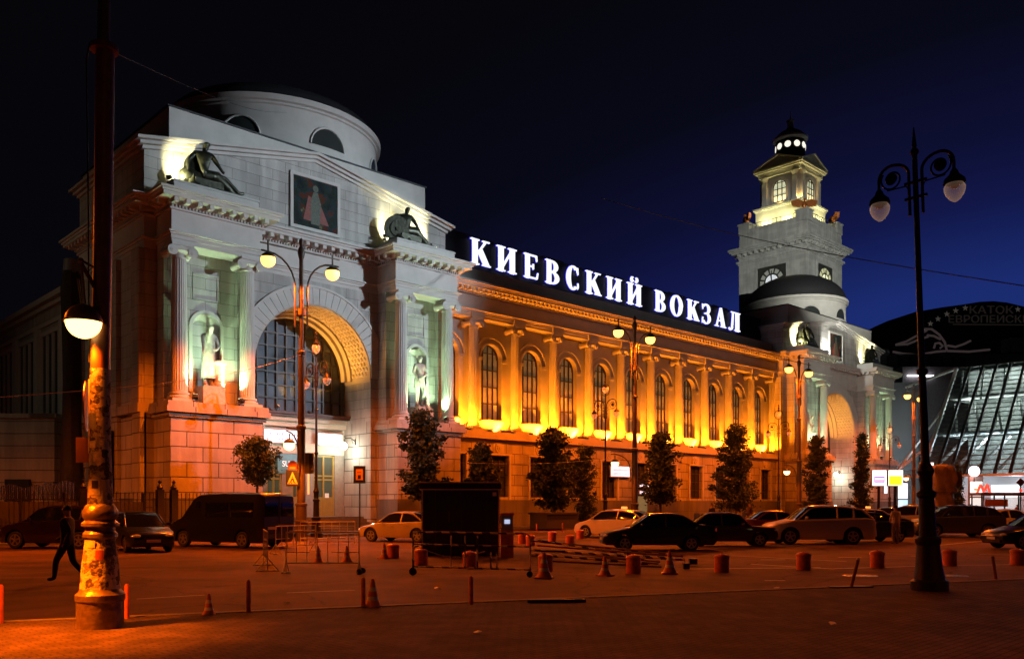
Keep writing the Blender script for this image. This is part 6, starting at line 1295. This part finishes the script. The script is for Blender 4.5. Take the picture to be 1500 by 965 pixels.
for P_ in ([(1312, 505), (1328, 500), (1348, 489), (1358, 484)], [(1312, 505), (1330, 504), (1350, 496), (1360, 493)], [(1354, 482), (1365, 482), (1376, 490), (1384, 501), (1387, 513)], [(1358, 491), (1368, 492), (1378, 497)], [(1368, 510), (1370, 503), (1376, 502), (1381, 507), (1377, 510)], [(1308, 515), (1322, 518), (1345, 520), (1372, 515), (1386, 514)], [(1388, 506), (1400, 508), (1412, 504), (1422, 499)], [(1388, 514), (1420, 515), (1450, 512)]):
    mb.tube([mp(*q_) for q_ in P_], .22, 5)
mb.build('ornament_tubes', M('neon_ornament', (.08, .06, .06), .5, emit=(.7, .5, .5), es=.045), ML)
# mid block with terraces
def slab(px0, px1, pt, pb, D, th, m, nm):
    c0 = at_depth(px0, 738, D); c1 = at_depth(px1, 738, D); z1 = (HY - pt) / F * D + EYE; z0 = (HY - pb) / F * D + EYE; mid = (c0 + c1) / 2 + f3 * th / 2
    MB().obox((mid.x, mid.y, (z0 + z1) / 2), ((c1 - c0).length, th, z1 - z0), IMG).build(nm, m, ML)
MW = M('mall_wall', (.20, .17, .18), .7, var=.2); MP = M('mall_panel', (.13, .12, .13), .6, var=.25, ns=.2)
slab(1288, 1640, 518, 741, 150, 20, MP, 'terrace_wall'); slab(1294, 1303, 511, 519, 149, 3, MW, 'roof_box'); slab(1322, 1420, 537, 741, 142, 5, MW, 'front_block'); slab(1300, 1345, 560, 741, 136, 6, MP, 'side_block'); slab(1480, 1520, 494, 515, 150, 3, MW, 'roof_plant')
slab(1330, 1348, 549, 550.6, 141.5, .3, E_WHITE, 'light_strip'); slab(1356, 1368, 549.5, 551, 141.5, .3, E_WHITE, 'light_strip')
for px in range(1300, 1420, 16): slab(px, px + 1.2, 522, 536, 149.5, .3, DK, 'fin')
# sloping glass front: base line turned to the square, ribs lean back
bl = at_depth(1350, 738, 112); bl.z = 0; bd = (r3 * .7 - f3 * .71).normalized(); back = Vector((-bd.y, bd.x, 0)); LN = 24; Z0 = 5.4; Z1 = 20.8; RUN = 13.0
g0 = lambda k, t_: bl + bd * (LN * k) + (back * RUN + up * (Z1 - Z0)) * t_ + up * Z0
GM = M('mall_glass', (.05, .09, .08), .15, var=0, trans=0); GM.node_tree.nodes['Principled BSDF'].inputs['Alpha'].default_value = .42
mb = MB(); mb.add([g0(0, 0), g0(1, 0), g0(1, 1), g0(0, 1)], [(0, 1, 2, 3)]); mb.add([v + (back * .05) for v in (g0(0, 0), g0(1, 0), g0(1, 1), g0(0, 1))], [(3, 2, 1, 0)]); gl = mb.build('glass_front', GM, ML)
NR = 14; mb = MB()
for i in range(NR + 1): mb.bar(g0(i / NR, 0), g0(i / NR, 1), .32, .35)
mb.build('rib', BLACKP, gl); mb = MB()
for j in range(0, 25): mb.bar(g0(0, j / 24), g0(1, j / 24), .12 if j % 8 else .22, .12)
mb.build('glazing_bar', M('glazing_bars', (.05, .06, .06), .5), gl)
# interior: floors, diagonal struts, strip lights
mb = MB(); [mb.obox(bl + bd * LN / 2 + back * (RUN * (z - Z0) / (Z1 - Z0) + 5) + up * z, (LN, 8, .35), math.atan2(bd.y, bd.x)) for z in (11.2, 16.4)]; mb.obox(bl + bd * LN / 2 + back * 18 + up * 10, (LN, .4, 22), math.atan2(bd.y, bd.x)); mb.build('interior_floors', M('interior_white', (.42, .46, .45), .7, var=.35, ns=.45), ML)
mb = MB(); rnd = random.Random(11)
for i in range(9):
    a = g0((i + .2) / 9, .05) + back * 1.5; b = g0((i + 1.0) / 9, .34) + back * 4; mb.bar(a, b, .3); mb.bar(g0((i + .9) / 9, .36) + back * 1.2, g0((i + .1) / 9, .66) + back * 3, .28)
    mb.bar(g0((i + .5) / 9, .68) + back * 1.2, g0((i + .2) / 9, .98) + back * 1.2, .2)
mb.build('struts', M('white_struts', (.75, .75, .72), .5), ML)
for i in range(6):
    for z, P in ((9.8, 900), (15.0, 650), (19.5, 330)):
        c = bl + bd * (LN * (i + .5) / 6) + back * (RUN * (z - Z0) / (Z1 - Z0) + 4.2) + up * z
        point(c, P * (1.5 if i < 3 else 1), (.86, 1.0, .93) if z > 12 else (.75, .93, 1.0), .5, ML)
mb = MB(); [mb.bar(g0(.02, t_) + back * (2.0), g0(.98, t_) + back * 2.0, .25, .12) for t_ in (.345, .70)]; mb.build('strip_lights', emis('mall_strip', (.9, 1, .95), 1.6), ML)
# left side of the glass volume
mb = MB(); a = g0(0, 0); mb.bar(a, g0(0, 1), .4); mb.bar(a - bd * 4 + up * -.5, g0(0, .62), .25); mb.bar(a - bd * 6 - up * 1.5, g0(0, .3), .3); mb.bar(a - bd * 7.5, a, .3); mb.bar(g0(0, 1), g0(0, 1) - bd * 7 - up * 2, .3); mb.build('side_truss', M('white_struts', (.75, .75, .72)), ML)
# ground floor shopfronts
ba = math.atan2(bd.y, bd.x)
mb = MB(); mb.obox(bl + bd * LN / 2 + back * 3.5 + up * 2.6, (LN, .4, 5.2), ba); mb.build('shop_wall', M('shop_wall', (.5, .5, .5), .7, var=.2, ns=.4), ML)
mb = MB(); mb.obox(bl + bd * LN / 2 + back * 1.5 + up * 5.35, (LN + 2, 5, .3), ba); mb.build('shop_canopy', M('canopy_white', (.6, .6, .62), .5), ML)
for k, w, z0, z1, s, col in ((.10, 3, .3, 4.4, .8, (.9, .95, 1)), (.37, 3.2, .3, 4.2, .7, (.7, .95, .95)), (.60, 6.5, .3, 3.6, .7, (.75, .9, 1)), (.86, 4, .3, 3.6, .9, (.9, .95, 1))):
    mb = MB(); mb.obox(bl + bd * (LN * k) + back * 3.2 + up * (z0 + z1) / 2, (w, .1, z1 - z0), ba); mb.build('shop_window', emis('shop_glow_%d' % int(k * 100), col, s), ML)
MB().obox(bl + bd * (LN * .78) + back * 3.0 + up * 3.2, (2.2, .1, .8), ba).build('green_sign', emis('green_sign', (.05, .5, .25), .6), ML)
for k in (.1, .27, .45, .62, .85): point(bl + bd * (LN * k) + back * .2 + up * 4.6, 170, (.82, .90, 1.0), .3, ML)
# ================================================================ STREET ADVERTS AND KIOSKS OF THE RIGHT SIDE
def board(px0, px1, pt, pb, D, lb, faces, post=True, cat='billboard'):
    c = at_depth((px0 + px1) / 2, 738, D); z1 = (HY - pt) / F * D + EYE; z0 = (HY - pb) / F * D + EYE; w = (px1 - px0) / F * D
    t = thing('lit_billboard', lb, cat, (c.x, c.y, 0)); MB().obox(c + up * ((z0 + z1) / 2 - EYE) , (w, .3, z1 - z0), IMG).build('casing', M('grey_casing', (.3, .3, .3)), t) if False else MB().obox(Vector((c.x, c.y, (z0 + z1) / 2)), (w, .3, z1 - z0), IMG).build('casing', M('grey_casing', (.3, .3, .3)), t)
    for i, (u0, u1, v0, v1, col, s) in enumerate(faces):
        q_ = Vector((c.x, c.y, 0)) + r3 * (w * ((u0 + u1) / 2 - .5)) + up * (z0 + (z1 - z0) * (v0 + v1) / 2) - f3 * (.17 + .015 * i)
        MB().obox(q_, (w * (u1 - u0), .02, (z1 - z0) * (v1 - v0)), IMG).build('face', emis('board_%s_%.1f' % ('_'.join('%02d' % int(99 * x) for x in col), s), col, s), t)
    if post: MB().tube([Vector((c.x, c.y, 0)) + f3 * .1, Vector((c.x, c.y, z0))], .14, 8).build('post', IRON, t)
    return t
Wt = (.85, .95, 1.0)
board(1276.5, 1298, 688, 711.5, 88, 'white lit billboard with blue framed panel beside the far conical tree', [(0.02, .98, .02, .98, Wt, 1.6), (.13, .84, .22, .60, (.05, .05, .8), 1.0), (.18, .79, .29, .52, (.95, .9, .95), 1.2), (.18, .79, .31, .37, (.9, .3, .5), 1.0)])
board(1294, 1299, 711.5, 722.5, 88.2, 'narrow white lit arrow board below the blue framed billboard', [(0.02, .98, .02, .98, Wt, 1.6)], False)
board(1300, 1322, 688, 711.5, 88, 'yellow and white lit billboard left of the tall lamp and mall', [(0.02, .98, .02, .98, (1, 1, .85), 1.6), (.06, .9, .06, .62, (.9, .95, .02), 1.1), (.1, .3, .73, .78, (.3, .15, .1), .4), (.7, .93, .73, .78, (.3, .15, .1), .4)])
board(1314, 1329, 706, 752, 90, 'tall white lit advert pillar under the yellow billboard', [(.04, .96, .48, .97, (.92, .92, 1), 1.5), (.04, .96, .02, .44, (.55, .9, 1), 1.2)], False, 'advert pillar')
board(1347, 1367, 677, 701, 104, 'white lit board with a red cross bar half hidden by the near scroll lamp', [(.03, .97, .02, .98, (1, 1, 1), 1.8), (.0, 1, .44, .52, (.9, .08, .1), 1)], True)
board(1419, 1439, 697, 750, 100, 'tall white lit advert column beside the red metro letter', [(.06, .94, .45, .85, (1, .95, .9), 1.6), (.06, .94, .02, .40, (.9, 1, .95), 1.4), (.0, 1, .88, .98, (.35, .10, .04), .3), (.3, .75, .6, .66, (.9, .3, .1), .8)], False, 'advert column')
c = at_depth(1427, 690, 99); t = thing('round_lit_sign', 'round white lit sign on top of the advert column', 'sign', c); MB().disc(c, .62, f3, 24, .2).build('disc', emis('round_sign', (1, .96, 1), 2), t); MB().tube([(c.x, c.y, c.z - .6), (c.x, c.y, c.z - 1.3)], .05, 6).build('post', IRON, t)
c = at_depth(1441, 716, 92); t = thing('metro_sign', 'red metro letter sign on a slim post', 'metro sign', (c.x, c.y, 0)); MB().tube([(c.x, c.y, 0), (c.x, c.y, c.z - .3)], .05, 8).build('post', IRON, t)
mb = MB(); q_ = lambda x, z: c + r3 * x + up * z; [mb.bar(q_(*a_), q_(*b_), .16, .2) for a_, b_ in (((-.75, -.55), (-.35, .5)), ((-.35, .5), (0, -.3)), ((0, -.3), (.35, .5)), ((.35, .5), (.75, -.55)))]; mb.build('letter', emis('metro_red', (.85, .04, .03), 1.4), t)
c = at_depth(1380, 738, 92); t = thing('wrapped_statue', 'statue block wrapped in brown tarpaulin beside the small conical tree', 'wrapped statue', (c.x, c.y, 0)); TP = M('brown_tarpaulin', (.14, .10, .065), .7, var=.35, ns=1.4, bump=1.0)
mb = MB(); vs = []; rnd = random.Random(6); n_ = 28; P_ = [(1.2, 0), (1.28, .8), (1.2, 1.7), (1.3, 2.4), (1.22, 2.9), (1.5, 3.1), (1.38, 3.7), (1.52, 4.4), (1.42, 5.1), (1.45, 5.5), (1.2, 5.9), (.9, 5.8), (.5, 6.0), (.02, 5.9)]
for r, z in P_:
    for i in range(n_):
        a = 2 * math.pi * i / n_ + .3; sq_ = 1 / max(abs(math.cos(a)), abs(math.sin(a))); k = r * min(1.3, sq_) * (.80 + .09 * math.sin(9 * a + z * 2) + rnd.uniform(-.05, .05)); w = Vector((math.cos(a) * k, math.sin(a) * k * .8, z)); vs.append(c * Vector((1, 1, 0)).length * 0 + Vector((c.x, c.y, 0)) + r3 * w.x + f3 * w.y + up * z)
mb.add(vs, [(j * n_ + i, j * n_ + (i + 1) % n_, (j + 1) * n_ + (i + 1) % n_, (j + 1) * n_ + i) for j in range(len(P_) - 1) for i in range(n_)]); mb.build('tarpaulin', TP, t, True, ang=60); MB().tube([v + Vector((0, 0, 0)) for v in [Vector((c.x, c.y, 3.0)) + r3 * 1.42 * math.cos(R(a)) + f3 * 1.15 * math.sin(R(a)) for a in range(0, 361, 20)]], .03, 5).build('rope', BLACKP, t)
MB().obox(Vector((c.x, c.y, 4.4)) + r3 * 1.6, (.7, .8, 1.6), IMG).build('side_bundle', TP, t)
# bus shelter
c = at_depth(1482, 738, 84); t = thing('bus_shelter', 'brown roofed glass bus shelter at the right edge before the mall', 'bus shelter', (c.x, c.y, 0)); w = 7.2
MB().obox((c.x, c.y, 2.75), (w, 2.2, .28), IMG).build('roof', M('brown_canopy_sheet', (.10, .045, .025)), t); mb = MB(); [mb.bar(c * 1 + r3 * x + f3 * y - up * EYE, c + r3 * x + f3 * y + up * (2.7 - EYE), .12) for x in (-3.4, -1.2, 1.2, 3.4) for y in (-.9, .9)]; mb.build('posts', IRON, t)
mb = MB(); mb.obox(Vector((c.x, c.y, 1.35)) + f3 * .9, (w - .3, .05, 2.2), IMG); g_ = M('shelter_glass', (.4, .45, .5), .1, var=0); g_.node_tree.nodes['Principled BSDF'].inputs['Alpha'].default_value = .25; mb.build('glass', g_, t); MB().obox(Vector((c.x, c.y, .5)) + f3 * .5, (w - 1.5, .4, .08), IMG).build('bench', IRON, t)
MB().obox(Vector((c.x, c.y, 1.9)) - r3 * 2 - f3 * .92, (2.2, .04, .7), IMG).build('panel', M('orange_brown_panel', (.4, .15, .05), .6), t)
c = at_depth(1495, 738, 76); t = thing('info_pillar', 'dark post with a red lozenge sign at the right edge', 'signpost', (c.x, c.y, 0)); MB().tube([(c.x, c.y, 0), (c.x, c.y, 3.6)], .05, 6).build('post', IRON, t); MB().obox((c.x, c.y, 3.7), (.55, .05, .55), M4=Matrix((r3, f3, up)).transposed() @ Matrix.Rotation(R(45), 3, 'Y')).build('lozenge', M('dark_lozenge', (.1, .02, .02), .5), t); MB().disc((c.x, c.y, 3.0), .14, f3, 14, .06).build('red_lamp', emis('red_lamp', (1, .05, .03), 2), t)
